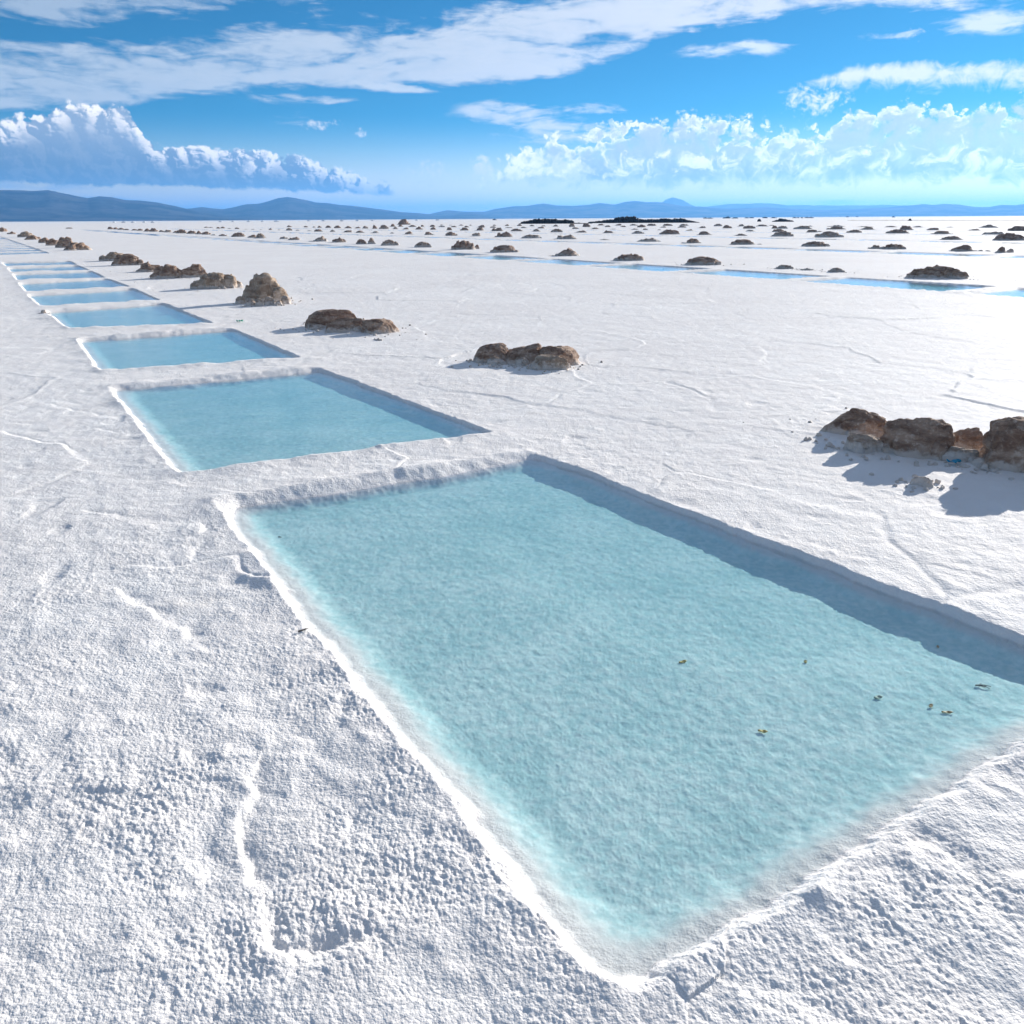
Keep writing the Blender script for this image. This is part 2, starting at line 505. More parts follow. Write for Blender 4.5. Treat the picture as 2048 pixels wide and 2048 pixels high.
def build_water():
    for k, (pts, kind) in enumerate(POOLS):
        P = np.array(pts, float); c = P.mean(0)
        Q = []
        for p in P:
            d = p - c
            Q.append((p[0] + .22 * np.sign(d[0]), p[1] + .22 * np.sign(d[1])))
        xy = [to_xy(*p) for p in Q]
        lo = -.45
        v = [(a, b, ZW) for a, b in xy] + [(a, b, lo) for a, b in xy]
        f = [(0, 1, 2, 3), (7, 6, 5, 4)] + [(i, i + 4, (i + 1) % 4 + 4, (i + 1) % 4) for i in range(4)]
        o = mesh_obj('water', v, f, WATER, smooth=False)
        bm = bmesh.new(); bm.from_mesh(o.data); bmesh.ops.recalc_face_normals(bm, faces=bm.faces); bm.to_mesh(o.data); bm.free()
        tag(o, 'shallow turquoise brine standing in a rectangular salt pool', kind='structure')

# ------------------------------------------------------------------ rocks
PILES = []
_ICO = {}
def ico(n):
    if n not in _ICO:
        bm = bmesh.new(); bmesh.ops.create_icosphere(bm, subdivisions=n, radius=1)
        bm.verts.ensure_lookup_table()
        _ICO[n] = (np.array([v.co[:] for v in bm.verts], F32), np.array([[v.index for v in f.verts] for f in bm.faces], np.int32))
        bm.free()
    return _ICO[n]

def lump(rx, ry, rz, seed, n=4, rough=.22, cuts=7, rz_rot=0., flat=.35, box=1.0):
    """one irregular rock: rounded blob, faceted by random planes, then roughened. Base at z=0"""
    v, f = ico(n); v = v.copy()
    rg = np.random.default_rng(seed)
    for _ in range(cuts):
        nrm = rg.normal(size=3); nrm[2] = abs(nrm[2]) * .9; nrm /= np.linalg.norm(nrm)
        lim = rg.uniform(.52, .86)
        d = v @ nrm
        v -= np.outer(np.maximum(d - lim, 0) * .93, nrm).astype(F32)
    off = rg.uniform(-50, 50, 3).astype(F32)
    a = fbm3(v * 1.3 + off, seed, 3); b = fbm3(v * 4.2 + off, seed + 3, 3, .6)
    ridge = np.abs(fbm3(v * 2.4 + off, seed + 5, 2))
    v *= (1 + rough * a * 1.1 + rough * .5 * b - rough * .7 * np.maximum(0, .16 - ridge) / .16)[:, None]
    if n >= 5: v *= (1 + .045 * fbm3(v * 11 + off, seed + 9, 3, .65))[:, None]
    if box != 1: v = np.sign(v) * np.abs(v) ** np.array([box, box, box * .9], F32)
    v[:, 2] = np.where(v[:, 2] < -flat, -flat + (v[:, 2] + flat) * .15, v[:, 2])
    v[:, 0] /= np.abs(v[:, 0]).max(); v[:, 1] /= np.abs(v[:, 1]).max()
    v *= np.array([rx, ry, 1], F32)
    top = v[:, 2].max(); v[:, 2] = (v[:, 2] + flat) * (rz / (top + flat))
    # the salt has eaten an undercut round the foot
    c, s = math.cos(rz_rot), math.sin(rz_rot)
    x = v[:, 0] * c - v[:, 1] * s; y = v[:, 0] * s + v[:, 1] * c
    v[:, 0], v[:, 1] = x, y
    return v, f

def join(parts):
    V = []; Fc = []; k = 0
    for v, f in parts:
        V.append(v); Fc.append(f + k); k += len(v)
    return np.concatenate(V), np.concatenate(Fc)

def boulder(x0, x1, ybase, ytop, label, seed, mat=None, name='boulder', cat='boulder', depth=.8, n=5, group=None, rough=.17, cuts=15, lift=0, rot=0., sink=.02):
    gx, gy, t = ground((x0 + x1) / 2, ybase)
    w = (x1 - x0) * t; h = (ybase - ytop) * t * .97
    ry = w / 2 * depth
    # visible height includes some of the top's depth because the camera looks down
    ang = math.atan2(H, math.hypot(gx, gy)); h = max(.35 * h, h - 2 * ry * math.sin(ang) * .42)
    dx, dy = gx / math.hypot(gx, gy), gy / math.hypot(gx, gy)
    v, f = lump(w / 2 * 1.07, ry, h + sink, seed, n, rough, cuts, 0, box=.88)
    PILES.append((gx + gx / math.hypot(gx, gy) * ry * .85, gy + gy / math.hypot(gx, gy) * ry * .85, w * .62, .8))
    yaw = -math.atan2(gx, gy) + rot
    o = mesh_obj(name, v, f, mat or ROCK)
    o.location = (gx + dx * ry * .85, gy + dy * ry * .85, lift - sink); o.rotation_euler = (0, 0, yaw)
    tag(o, label, cat, group)
    return o

def prof(kind, x):
    """outline of a heap, x in -1..1"""
    a = abs(x)
    if kind == 'c': return max(0, 1 - a) ** .9
    if kind == 'f': return max(0, 1 - a ** 3) * (.8 + .2 * math.cos(7 * x))
    if kind == 't': return max(.35 * (1 - a), 1 - abs(x - .42) / .5, .72 - abs(x + .45) / .75)
    if kind == 'l': return max(.3 * (1 - a), 1 - abs(x - .38) / .62) if x > .38 else max(.22 * (1 - a), 1 - (.38 - x) / 1.1)
    if kind == 'r': return max(.22 * (1 - a), 1 - abs(x + .38) / (.6 if x < -.38 else 1.1))
    if kind == 's': return .5 + .5 * math.cos(9 * x)          # strewn
    return math.sqrt(max(0, 1 - a * a)) ** 1.1

def mound(x0, x1, ybase, ytop, kind, label, seed, mat=None, lumps=7, n=3, group=None, name='rock_mound', cat='mound', depth=.62, skirt=True):
    gx, gy, t = ground((x0 + x1) / 2, ybase)
    w = (x1 - x0) * t; h = (ybase - ytop) * t
    rg = random.Random(seed)
    ry = w / 2 * depth
    if math.hypot(gx, gy) < 70: PILES.append((gx + gx / math.hypot(gx, gy) * ry * .8, gy + gy / math.hypot(gx, gy) * ry * .8, w * .62, 1.0))
    if mat is ROCK_FAR and rg.random() < .3: mat = ROCK_FAR_PALE
    parts = []
    xs = [-1 + (2 * (i + .5)) / lumps for i in range(lumps)]
    for i, x in enumerate(xs):
        x += rg.uniform(-.35, .35) / lumps
        top = prof(kind, x) * rg.uniform(.82, 1.0)
        if top < .08: top = .08
        rx = w / lumps * rg.uniform(.75, 1.15) * (1.25 if top > .5 else .9)
        v, f = lump(rx, ry * rg.uniform(.55, .9), h * top, seed * 31 + i, n, .22, 10, rg.uniform(-.5, .5))
        lim = w / 2 - rx * .75
        v[:, 0] += max(-lim, min(lim, x * w / 2)); v[:, 1] += rg.uniform(-.25, .25) * ry
        parts.append((v, f))
    # a body that ties the lumps together
    core = .8 if kind not in 's' else 0
    if core:
        bx = {'t': .25, 'l': .2, 'r': -.2}.get(kind, 0)
        v, f = lump(w / 2 * .72, ry * .85, h * (.9 if kind in 'dc' else .66), seed * 31 + 29, n, .22, 5, 0)
        v[:, 0] += bx * w / 2; parts.append((v, f))
    if skirt:
        for i in range(5):
            v, f = lump(w * .05 * rg.uniform(.6, 1.4), w * .045, h * .16 * rg.uniform(.5, 1.2), seed * 31 + 40 + i, 2, .2, 4, rg.uniform(0, 3))
            a = rg.uniform(math.pi, 2 * math.pi)
            v[:, 0] += math.cos(a) * w / 2 * .86; v[:, 1] += math.sin(a) * ry * .95; parts.append((v, f))
    v, f = join(parts)
    # keep the top where the photo has it
    v[:, 2] *= h / v[:, 2].max()
    v[:, 2] -= .015
    o = mesh_obj(name, v, f, mat or ROCK_FAR)
    d = math.hypot(gx, gy)
    o.location = (gx + gx / d * ry * .8, gy + gy / d * ry * .8, 0)
    o.rotation_euler = (0, 0, -math.atan2(gx, gy))
    tag(o, label, cat, group)
    return o

def build_near_rocks():
    G = 'boulders lined up beside the near pools'
    B = [  # x0 x1 base top label mat depth
        (1637, 1797, 876, 812, 'long low brown boulder at the left back of the big boulder line', ROCK, .62),
        (1677, 1768, 906, 862, 'low slab crusted white, leaning before the long brown boulder', CRUST, .6),
        (1764, 1906, 917, 828, 'blocky dark brown boulder in the middle of the boulder line', ROCK, .7),
        (1896, 1970, 904, 851, 'small reddish rock wedged between the two biggest boulders', ROCK, .8),
        (1884, 1953, 926, 891, 'low white crusted rock behind the cyan scrap', CRUST, .6),
        (1934, 1979, 936, 913, 'small pale rubble stone at the foot of the biggest boulder', CRUST, .7),
        (1942, 2120, 944, 823, 'biggest brown boulder, cut by the right picture edge', ROCK, .75),
        (1813, 1866, 975, 950, 'small pale stone lying alone in the boulder shadows', CRUST, .6)]
    for i, (a, b, c, d, l, m, dp) in enumerate(B):
        boulder(a, b, c, d, l, 100 + i * 3, m, depth=dp, n=6 if b - a > 80 else 5, group=G)
    A = [(948, 1028, 727, 685, 'dark slab at the left end of the flat pile beyond the first ridge', ROCK, .8),
         (994, 1108, 728, 684, 'broad brown boulder forming the top of the flat pile right of the pools', ROCK, .8),
         (1074, 1158, 732, 690, 'reddish boulder at the right back of the flat pile', ROCK, .85),
         (1054, 1137, 741, 710, 'front boulder of the flat pile with brown top and white foot', ROCK_PALE, .6),
         (1025, 1058, 732, 714, 'small white stone tucked in the middle front of the flat pile', CRUST, .8),
         (972, 1015, 731, 712, 'whitish crusted rock under the dark left slab', CRUST, .7),
         (948, 975, 724, 706, 'small grey stone at the far left foot of the flat pile', CRUST, .8)]
    for i, (a, b, c, d, l, m, dp) in enumerate(A):
        boulder(a, b, c, d, l, 200 + i * 3, m, depth=dp, group=G)
    Bp = [(606, 727, 657, 617, 'long tapering boulder at the left of the second pile from the front', ROCK, .6),
          (648, 750, 665, 633, 'middle boulder of the second pile with creased brown top', ROCK, .7),
          (724, 802, 668, 636, 'right hand boulder of the second pile beside a dark gap', ROCK, .7),
          (696, 738, 665, 650, 'small wedge stone before the dark gap of the second pile', CRUST, .7),
          (612, 658, 660, 646, 'pale crusted slab under the long tapering boulder', CRUST, .7)]
    for i, (a, b, c, d, l, m, dp) in enumerate(Bp):
        boulder(a, b, c, d, l, 300 + i * 3, m, depth=dp, group=G)
    mound(487, 572, 606, 547, 'd', 'tall beige boulder stack with rubble at its foot', 410, ROCK_PALE, 4, 4, G, depth=.7, skirt=False)
    S = [(511, 528, 612, 595, 'squarish rubble stone at the front left of the tall stack'),
         (527, 549, 611, 592, 'largest pale rubble stone before the tall stack'),
         (538, 562, 602, 586, 'rubble stone lying on the middle of the rubble before the tall stack'),
         (553, 577, 597, 577, 'upper right rubble stone leaning on the tall stack'),
         (551, 565, 611, 600, 'smallest rubble stone at the foot of the tall stack'),
         (561, 583, 609, 591, 'outermost right rubble stone of the tall stack'),
         (470, 491, 609, 592, 'low stone at the left shadow side of the tall stack'),
         (490, 512, 612, 598, 'flat stone under the front of the tall stack')]
    for i, (a, b, c, d, l) in enumerate(S):
        boulder(a, b, c, d, l, 430 + i * 3, CRUST if i % 2 else ROCK_PALE, depth=.8, n=4, group='rubble stones at the tall stack')
    M = [(388, 481, 578, 545, 'd', 'pale rounded mound left of the tall stack', ROCK_PALE, 5),
         (306, 374, 557, 529, 'd', 'domed brown mound left of the pale rounded mound', ROCK, 5),
         (371, 413, 555, 528, 'd', 'single egg shaped brown rock beside the domed brown mound', ROCK, 2),
         (272, 340, 544, 523, 'r', 'low brown rock group behind the domed brown mound', ROCK, 5),
         (225, 284, 531, 508, 'd', 'brown mound in front of the flat topped mound up the row', ROCK, 5),
         (204, 256, 522, 504, 'f', 'flat topped pale mound with long shadow left of the brown mound', ROCK_PALE, 4),
         (133, 180, 500.5, 485, 'd', 'nearest mound of the crowded far group, sloping to the right', ROCK, 4),
         (116, 152, 495.5, 474, 'd', 'tallest mound of the crowded far group', ROCK, 4),
         (92, 118, 491, 477, 'd', 'brown mound just left of the tallest far mound', ROCK, 3),
         (79, 100, 486, 475, 'd', 'small mound ending the crowded far group on its left', ROCK, 3),
         (53, 79, 479.5, 470, 'd', 'low mound on the right of the far pair along the canal', ROCK, 3),
         (36, 66, 474.5, 463, 'd', 'pale topped mound on the left of the far pair along the canal', ROCK_PALE, 3),
         (16, 32, 468.3, 462.5, 'f', 'flat dark rocks between the far pair and the picture edge', ROCK, 3),
         (-4, 14, 463.6, 454.8, 'd', 'mound at the far left picture edge', ROCK, 3)]
    for i, (a, b, c, d, kd, l, m, k) in enumerate(M):
        mound(a, b, c, d, kd, l, 500 + i, m, k, 4 if b - a > 40 else 3, 'rock mounds along the near pools')
    # stray pebbles
    for i, (x, y, s, l) in enumerate([(88, 627.5, 10, 'small reddish brown stone on the walkway left of the pools'),
                                      (757, 681, 7, 'tiny tan pebble below the second pile'),
                                      (1571, 1094, 12, 'orange tinted pebble on the bank of the big pool')][:2]):
        boulder(x - s / 2, x + s / 2, y, y - s * .8, l, 600 + i, ROCK, 'pebble', 'pebble', n=3, sink=.004)

T = 7.546875
def tpx(t, x): return t * 256 + x / T
def tpy(y): return 400 + y / T

ROWS = [
 ('first row beyond the blue canal', [
  (0,1630,1720,442,404,'d'),(0,1715,1785,444,412,'d'),(0,1785,1880,450,419,'d'),(0,1870,1950,455,434,'f'),
  (1,60,142,460,436,'f'),(1,143,222,464,434,'d'),(1,236,345,476,430,'c'),(1,335,455,479,424,'f'),(1,468,552,483,454,'f'),(1,548,662,489,449,'d'),
  (1,658,745,496,464,'l'),(1,728,884,503,439,'d'),(1,888,1028,511,458,'d'),(1,1022,1124,517,462,'c'),(1,1118,1245,522,475,'d'),(1,1255,1332,534,514,'f'),
  (1,1378,1492,546,513,'f'),(1,1565,1772,556,489,'d'),(1,1812,1945,570,523,'t'),
  (2,-20,158,579,502,'c'),(2,320,485,591,546,'l'),(2,468,672,605,554,'t'),(2,795,1088,626,543,'l'),(2,1085,1365,641,562,'l'),
  (2,1515,1672,666,590,'d'),(2,1668,1812,665,570,'c'),(3,-50,226,687,594,'d'),(3,465,715,716,628,'d'),(3,1005,1382,749,606,'d'),(3,1370,1442,739,670,'d'),
  (4,-320,96,793,678,'d'),(4,555,1002,846,722,'l'),(4,1540,2000,918,810,'d'),(5,685,1222,982,856,'d'),(5,1550,1592,976,958,'d')]),
 ('second row beyond the blue canal', [
  (1,1148,1216,420,402,'d'),(1,1214,1282,420,406,'f'),(1,1332,1392,432,407,'f'),(1,1393,1466,428,402,'c'),(1,1503,1562,435,422,'f'),(1,1612,1682,438,414,'d'),(1,1758,1812,445,437,'f'),(1,1858,1912,446,435,'f'),
  (2,53,98,448,440,'f'),(2,172,250,452,427,'l'),(2,328,368,455,444,'f'),(2,428,556,461,421,'l'),(2,598,658,463,446,'f'),(2,768,852,469,456,'f'),(2,876,1002,477,442,'d'),
  (2,1113,1202,481,449,'c'),(2,1283,1448,489,457,'l'),(2,1488,1652,495,461,'c'),(2,1735,1868,500,470,'c'),
  (3,88,162,506,486,'c'),(3,280,446,519,470,'l'),(3,608,774,528,478,'r'),(3,928,1108,540,476,'d'),(3,1284,1468,548,496,'l'),(3,1676,1940,560,476,'t'),
  (4,142,444,578,518,'d'),(4,640,985,592,523,'t'),(4,1310,1484,604,586,'f'),(5,-42,302,630,573,'f'),(5,615,908,654,580,'l'),(5,1365,1744,674,595,'c'),(5,1757,1855,673,656,'c'),
  (6,520,910,702,620,'d'),(6,1515,1722,737,678,'f'),(6,1712,2060,744,657,'d'),(7,812,1175,776,676,'c'),(7,1165,1412,776,750,'s'),(7,1470,1645,797,702,'l'),(7,1618,1772,794,732,'l')]),
 ('third row beyond the blue canal', [
  (2,463,538,410,382,'d'),(2,722,784,413,391,'f'),(2,853,898,415,399,'f'),(2,928,988,419,389,'d'),(2,1048,1134,421,384,'d'),(2,1182,1284,426,385,'d'),(2,1342,1444,427,391,'d'),(2,1498,1578,428,402,'f'),(2,1602,1694,431,391,'c'),(2,1750,1834,434,378,'c'),(2,1862,2000,438,376,'d'),
  (3,132,214,440,404,'c'),(3,262,380,444,414,'l'),(3,476,590,446,399,'c'),(3,696,794,449,409,'c'),(3,940,1030,457,412,'c'),(3,1152,1275,460,416,'d'),(3,1366,1504,462,410,'l'),(3,1606,1795,470,416,'t'),
  (4,-22,160,472,431,'d'),(4,300,440,477,436,'c'),(4,586,770,487,435,'d'),(4,946,1144,492,459,'c'),(4,1372,1570,500,457,'r'),(4,1810,1996,509,466,'d'),(5,300,594,519,445,'d'),(5,855,1084,527,471,'c'),(5,1420,1614,541,506,'f'),
  (6,60,374,550,468,'d'),(6,725,1118,564,473,'d'),(7,585,986,602,543,'l'),(7,1500,1912,612,496,'d')]),
 ('fourth row beyond the blue canal', [
  (3,88,174,403,363,'c'),(3,213,294,403,371,'c'),(3,368,494,406,377,'c'),(3,552,608,403,377,'d'),(3,698,774,406,374,'f'),(3,828,924,409,387,'f'),(3,1005,1098,411,389,'f'),(3,1213,1284,413,389,'d'),(3,1386,1524,416,377,'l'),(3,1602,1694,419,396,'f'),(3,1826,1940,423,409,'f'),
  (4,106,226,424,401,'l'),(4,380,500,429,404,'c'),(4,900,1015,437,411,'c'),(4,1165,1315,440,414,'l'),(4,1486,1574,444,431,'f'),(4,1755,1920,449,429,'l'),(5,16,120,452,428,'l'),(5,262,316,455,440,'f'),(5,676,806,462,439,'l'),(5,1596,1724,474,449,'d'),
  (6,70,245,482,437,'d'),(6,586,744,489,447,'d'),(6,736,838,482,464,'r'),(6,1190,1420,494,447,'f'),(6,1790,2112,504,443,'d'),(7,540,842,514,466,'c'),(7,1330,1626,522,476,'t')]),
 ('fifth row beyond the blue canal', [
  (3,982,1034,383,374,'f'),(3,1128,1194,386,369,'d'),(3,1288,1324,386,372,'f'),(3,1643,1692,389,371,'d'),(3,1826,1888,391,366,'d'),(3,846,894,383,369,'d'),
  (4,78,150,392,363,'d'),(4,266,334,397,372,'d'),(4,436,514,398,382,'f'),(4,616,704,401,369,'c'),(4,856,950,406,348,'d'),(4,1068,1180,408,348,'f'),(4,1396,1494,408,382,'d'),(4,1636,1720,408,387,'d'),(4,1890,2014,413,369,'d'),
  (5,286,404,417,396,'l'),(5,576,696,417,388,'d'),(5,860,998,424,396,'l'),(5,1236,1394,427,379,'c'),(5,1556,1730,432,383,'d'),(6,55,142,432,384,'d'),(6,136,296,433,389,'d'),(6,396,660,440,388,'d'),(6,896,1168,445,398,'d'),(6,1376,1624,449,404,'c'),
  (7,-20,244,453,388,'l'),(7,476,686,456,418,'r'),(7,1046,1270,461,432,'l'),(7,1712,2060,467,392,'d')]),
 ('most distant row of mounds', [
  (4,1286,1398,384,358,'c'),(4,1526,1664,386,359,'l'),(4,1780,1900,386,361,'d'),(5,106,244,390,356,'d'),(5,346,500,390,358,'d'),(5,592,735,390,360,'d'),(5,1116,1244,396,358,'d'),(5,1476,1584,399,365,'c'),(5,1756,1930,399,369,'d'),
  (6,20,90,388,374,'f'),(6,596,694,401,384,'r'),(6,906,1154,403,377,'f'),(6,1336,1566,407,394,'f'),(6,1760,1940,411,389,'d'),(7,240,424,413,391,'c'),(7,770,870,414,401,'f'),(7,1266,1525,419,369,'f')]),
]
ORD = ['first', 'second', 'third', 'fourth', 'fifth', 'sixth', 'seventh', 'eighth', 'ninth', 'tenth', 'eleventh', 'twelfth', 'thirteenth', 'fourteenth',
       'fifteenth', 'sixteenth', 'seventeenth', 'eighteenth', 'nineteenth']
def ordinal(i):
    if i < 19: return ORD[i]
    if i == 19: return 'twentieth'
    if i == 29: return 'thirtieth'
    return ('twenty ' if i < 29 else 'thirty ') + ORD[(i + 1) % 10 - 1]
SHAPE = {'d': 'domed', 'c': 'peaked', 'f': 'flat low', 't': 'twin humped', 'l': 'left sloping', 'r': 'right sloping', 's': 'strewn'}

def build_far_mounds():
    for ri, (rn, L) in enumerate(ROWS):
        L = sorted(L, key=lambda m: tpx(m[0], (m[1] + m[2]) / 2))
        N = len(L)
        for i, (t, a, b, base, top, kd) in enumerate(L):
            w = (b - a) / T
            if ri == 0 and w > 20: lumps, n = 8, 3
            elif w > 18: lumps, n = 6, 3
            else: lumps, n = 4, 2
            place = ordinal(i) + ' from the left' if i < (N + 1) // 2 else (ordinal(N - 1 - i) + ' from the right' if i < N - 1 else 'last on the right')
            if i == 0: place = 'first on the left'
            lab = '%s brown mound, %s in the %s' % (SHAPE[kd], place, rn)
            mound(tpx(t, a), tpx(t, b), tpy(base), tpy(top), kd, lab, 1000 + ri * 100 + i, ROCK_FAR, lumps, n,
                  'brown mounds of the ' + rn, skirt=w > 25)
    # lone big mound right of the canal
    c6 = 3.7734
    def p6(x): return 1536 + x / c6
    def q6(y): return 400 + y / c6
    X = [(65, 187, 520, 487, 'd', 'low grey mound by the canal, left of two smaller ones'),
         (238, 347, 530, 511, 'f', 'flattest stony heap by the canal, between two low mounds'),
         (453, 573, 545, 508, 'd', 'smooth grey hump by the canal, right of the flattest heap'),
         (1056, 1468, 592, 495, 'd', 'large cracked brown mound standing alone beyond the canal')]
    for i, (a, b, c, d, kd, l) in enumerate(X):
        mound(p6(a), p6(b), q6(c), q6(d), kd, l, 1700 + i, ROCK_FAR if i < 3 else ROCK, 7, 4, 'brown mounds of the first row beyond the blue canal', depth=.6)
    mound(tpx(3, 203), tpx(3, 402), tpy(373), tpy(290), 'c', 'big grey conical salt heap standing above the far rows', 1750, ROCK_FAR, 5, 4, cat='mound', depth=.9, skirt=False)
    # heaps of dark rock near the skyline
    def heap(x0, x1, pts, yb0, yb1, label, seed, dens):
        rg = random.Random(seed)
        xc = (x0 + x1) / 2; yb = (yb0 + yb1) / 2
        gx, gy, t = ground(tpx(4, xc), tpy(yb))
        parts = []
        N = int((x1 - x0) / dens)
        xs = [p[0] for p in pts]; ys = [p[1] for p in pts]
        for i in range(N):
            X = x0 + (i + rg.random()) / N * (x1 - x0)
            ytop = np.interp(X, xs, ys); base = yb0 + (yb1 - yb0) * (X - x0) / (x1 - x0)
            hh = max(.25, (base - ytop) / T * t) * rg.uniform(.72, 1.05)
            v, f = lump(rg.uniform(.35, .75), rg.uniform(.5, 1.2), hh, seed * 7 + i, 2, .3, 6, rg.uniform(0, 3))
            v[:, 0] += (X - xc) / T * t; v[:, 1] += rg.uniform(-1.6, 1.6)
            parts.append((v, f))
        v, f = join(parts)
        o = mesh_obj('dark_rock_heap', v, f, ROCK_DARK)
        o.location = (gx, gy, -.03); o.rotation_euler = (0, 0, -math.atan2(gx, gy) )
        tag(o, label, 'rock heap', 'dark rock heaps near the skyline')
    heap(135, 910, [(135, 350), (180, 320), (300, 300), (350, 285), (520, 280), (640, 275), (680, 300), (760, 300), (840, 285), (905, 305)], 360, 356,
         'long black rock heap, the left one below the mountains', 11, 7)
    heap(900, 1185, [(900, 330), (950, 345), (1000, 335), (1050, 348), (1185, 350)], 360, 355, 'thin scatter of black rocks between two long black heaps', 12, 13)
    heap(1180, 2790, [(1180, 325), (1220, 325), (1290, 318), (1470, 292), (1540, 290), (1570, 262), (1700, 247), (1850, 247), (1900, 270), (1960, 295), (2060, 290), (2160, 290), (2230, 278),
                      (2330, 280), (2380, 288), (2480, 270), (2590, 277), (2620, 300), (2760, 322), (2790, 340)], 350, 341,
         'longest black rock heap with a raised hump, below the mountains', 13, 7)
    S = [(5, 1768, 1828, 326, 287, 'd', 'round black rock alone at the right of the black heaps'),
         (6, 72, 372, 329, 280, 'f', 'low black heap with jagged top near the skyline'),
         (7, 178, 240, 314, 282, 'c', 'small pointed dark heap beside the brown dirt line'),
         (5, 236, 280, 268, 240, 'c', 'tiny dark peak showing behind the longest black heap'),
         (0, 1000, 1092, 432, 413, 'd', 'single low grey mound on the empty left of the flat')]
    for i, (t, a, b, c, d, kd, l) in enumerate(S):
        mound(tpx(t, a), tpx(t, b), tpy(c), tpy(d), kd, l, 1800 + i, ROCK_DARK if i < 4 else ROCK_FAR, 6, 2, cat='rock heap' if i < 4 else 'mound', skirt=False)
    # a line of white salt heaps along the skyline, and dark low rocks right of them
    W = [(0, 1700, 1750, 336, 320), (0, 1840, 1900, 336, 318), (1, 50, 105, 337, 318), (1, 225, 275, 336, 316), (1, 350, 405, 338, 318), (1, 1370, 1425, 327, 310), (1, 1560, 1610, 325, 310), (1, 1795, 1850, 325, 306),
         (2, 75, 125, 323, 306), (2, 275, 345, 323, 306), (2, 770, 825, 315, 301), (2, 988, 1050, 315, 298), (2, 1265, 1325, 316, 298), (2, 1505, 1560, 313, 298), (2, 1735, 1790, 312, 297), (3, 470, 520, 306, 290), (3, 775, 830, 304, 286)]
    for i, (t, a, b, c, d) in enumerate(W):
        lab = 'white salt heap on the skyline, %s of its line counted from the left' % ordinal(i)
        mound(tpx(t, a), tpx(t, b), tpy(c) + .6, tpy(d), 'd', lab, 1900 + i, WHITE, 3, 2, 'white salt heaps on the skyline', name='salt_heap', cat='salt heap', depth=.9, skirt=False)
    D = [(5, 955, 1010, 273, 262), (5, 1010, 1100, 274, 264), (5, 1245, 1290, 272, 262), (5, 1290, 1360, 271, 246), (5, 1385, 1480, 272, 262), (5, 1580, 1640, 268, 260), (5, 1650, 1720, 267, 258),
         (5, 1850, 1930, 267, 256), (6, 40, 130, 267, 258), (6, 370, 430, 266, 256), (6, 440, 470, 266, 256), (6, 490, 525, 268, 256), (6, 550, 620, 265, 255), (6, 620, 690, 265, 255), (6, 1180, 1215, 253, 243), (6, 1330, 1360, 251, 242), (6, 1870, 1915, 256, 242), (3, 1640, 1700, 296, 284)]
    for i, (t, a, b, c, d) in enumerate(sorted(D, key=lambda m: tpx(m[0], m[1]))):
        lab = 'dark rock speck on the right skyline, %s counted from the left' % ordinal(i)
        mound(tpx(t, a), tpx(t, b), tpy(c) + .9, tpy(d), 'd', lab, 2000 + i, ROCK_DARK, 3, 2, 'dark rocks on the right skyline', name='skyline_rock', cat='rock', skirt=False)

def build_berm():
    pts = [(1695, 441.1), (1800, 441.0), (1900, 441.1), (2000, 441.2), (2120, 441.0), (2400, 441)]
    W = [ground(*p)[:2] for p in pts]
    v = []; f = []
    rg = np.random.default_rng(3)
    P = []
    for i in range(len(W) - 1):
        for k in range(20):
            t = k / 20; P.append((W[i][0] * (1 - t) + W[i + 1][0] * t, W[i][1] * (1 - t) + W[i + 1][1] * t))
    for i, (x, y) in enumerate(P):
        d = math.hypot(x, y); ex, ey = x / d, y / d
        hh = .12 + .12 * rg.random()
        for k, (o, z) in enumerate(((-2.2, -.05), (-.8, hh), (.8, hh), (2.2, -.05))): v.append((x + ex * o, y + ey * o, z))
        if i:
            b = 4 * (i - 1)
            for k in range(3): f.append((b + k, b + k + 1, b + k + 5, b + k + 4))
    o = mesh_obj('dirt_track', v, f, plain_material('dirt', (.34, .27, .22), (.5, .43, .37), .4, .95))
    tag(o, 'thin brown dirt track crossing the far right of the flat', kind='structure')

# ------------------------------------------------------------------ litter, leaves
def leaf(x, y, L, Wd, ang, label, mat, z, name='leaf', cat='leaf', curl=.05):
    gx, gy, t = ground(x, y, z)
    n = 9; v = []; f = []
    for i in range(n):
        s = i / (n - 1); w = Wd * (math.sin(math.pi * min(1, s * .94 + .06)) ** .8) / 2 + .0006
        for j, k in enumerate((-1, -.4, .4, 1)):
            v.append((L * (s - .5), w * k, curl * L * ((s - .5) ** 2) + .12 * w * abs(k) + .0015 * math.sin(9 * s + k)))
    for i in range(n - 1):
        for j in range(3): b = i * 4 + j; f.append((b, b + 1, b + 5, b + 4))
    o = mesh_obj(name, v, f, mat)
    md = o.modifiers.new('thick', 'SOLIDIFY'); md.thickness = .0015; md.offset = 1
    o.location = (gx, gy, z); o.rotation_euler = (R(4), R(-3), ang)
    tag(o, label, cat)
    return o

def scrap(x, y, wpx, hpx, label, mat, rot, lift=.01):
    gx, gy, t = ground(x, y)
    rg = random.Random(int(x))
    w = wpx * t; d = w * .55; n = 7
    v = []; f = []
    for i in range(n):
        for j in range(n):
            a, b = i / (n - 1) - .5, j / (n - 1) - .5
            v.append((a * w * (1 + .2 * math.sin(5 * b)), b * d + .08 * w * math.sin(6 * a), hpx * t * (.35 + .35 * math.sin(7 * a + 2) * math.cos(6 * b) + .3 * rg.random())))
    for i in range(n - 1):
        for j in range(n - 1): b = i * n + j; f.append((b, b + n, b + n + 1, b + 1))
    o = mesh_obj('plastic_scrap', v, f, mat)
    md = o.modifiers.new('thick', 'SOLIDIFY'); md.thickness = .002
    o.location = (gx, gy, lift); o.rotation_euler = (0, 0, rot)
    tag(o, label, 'plastic scrap')

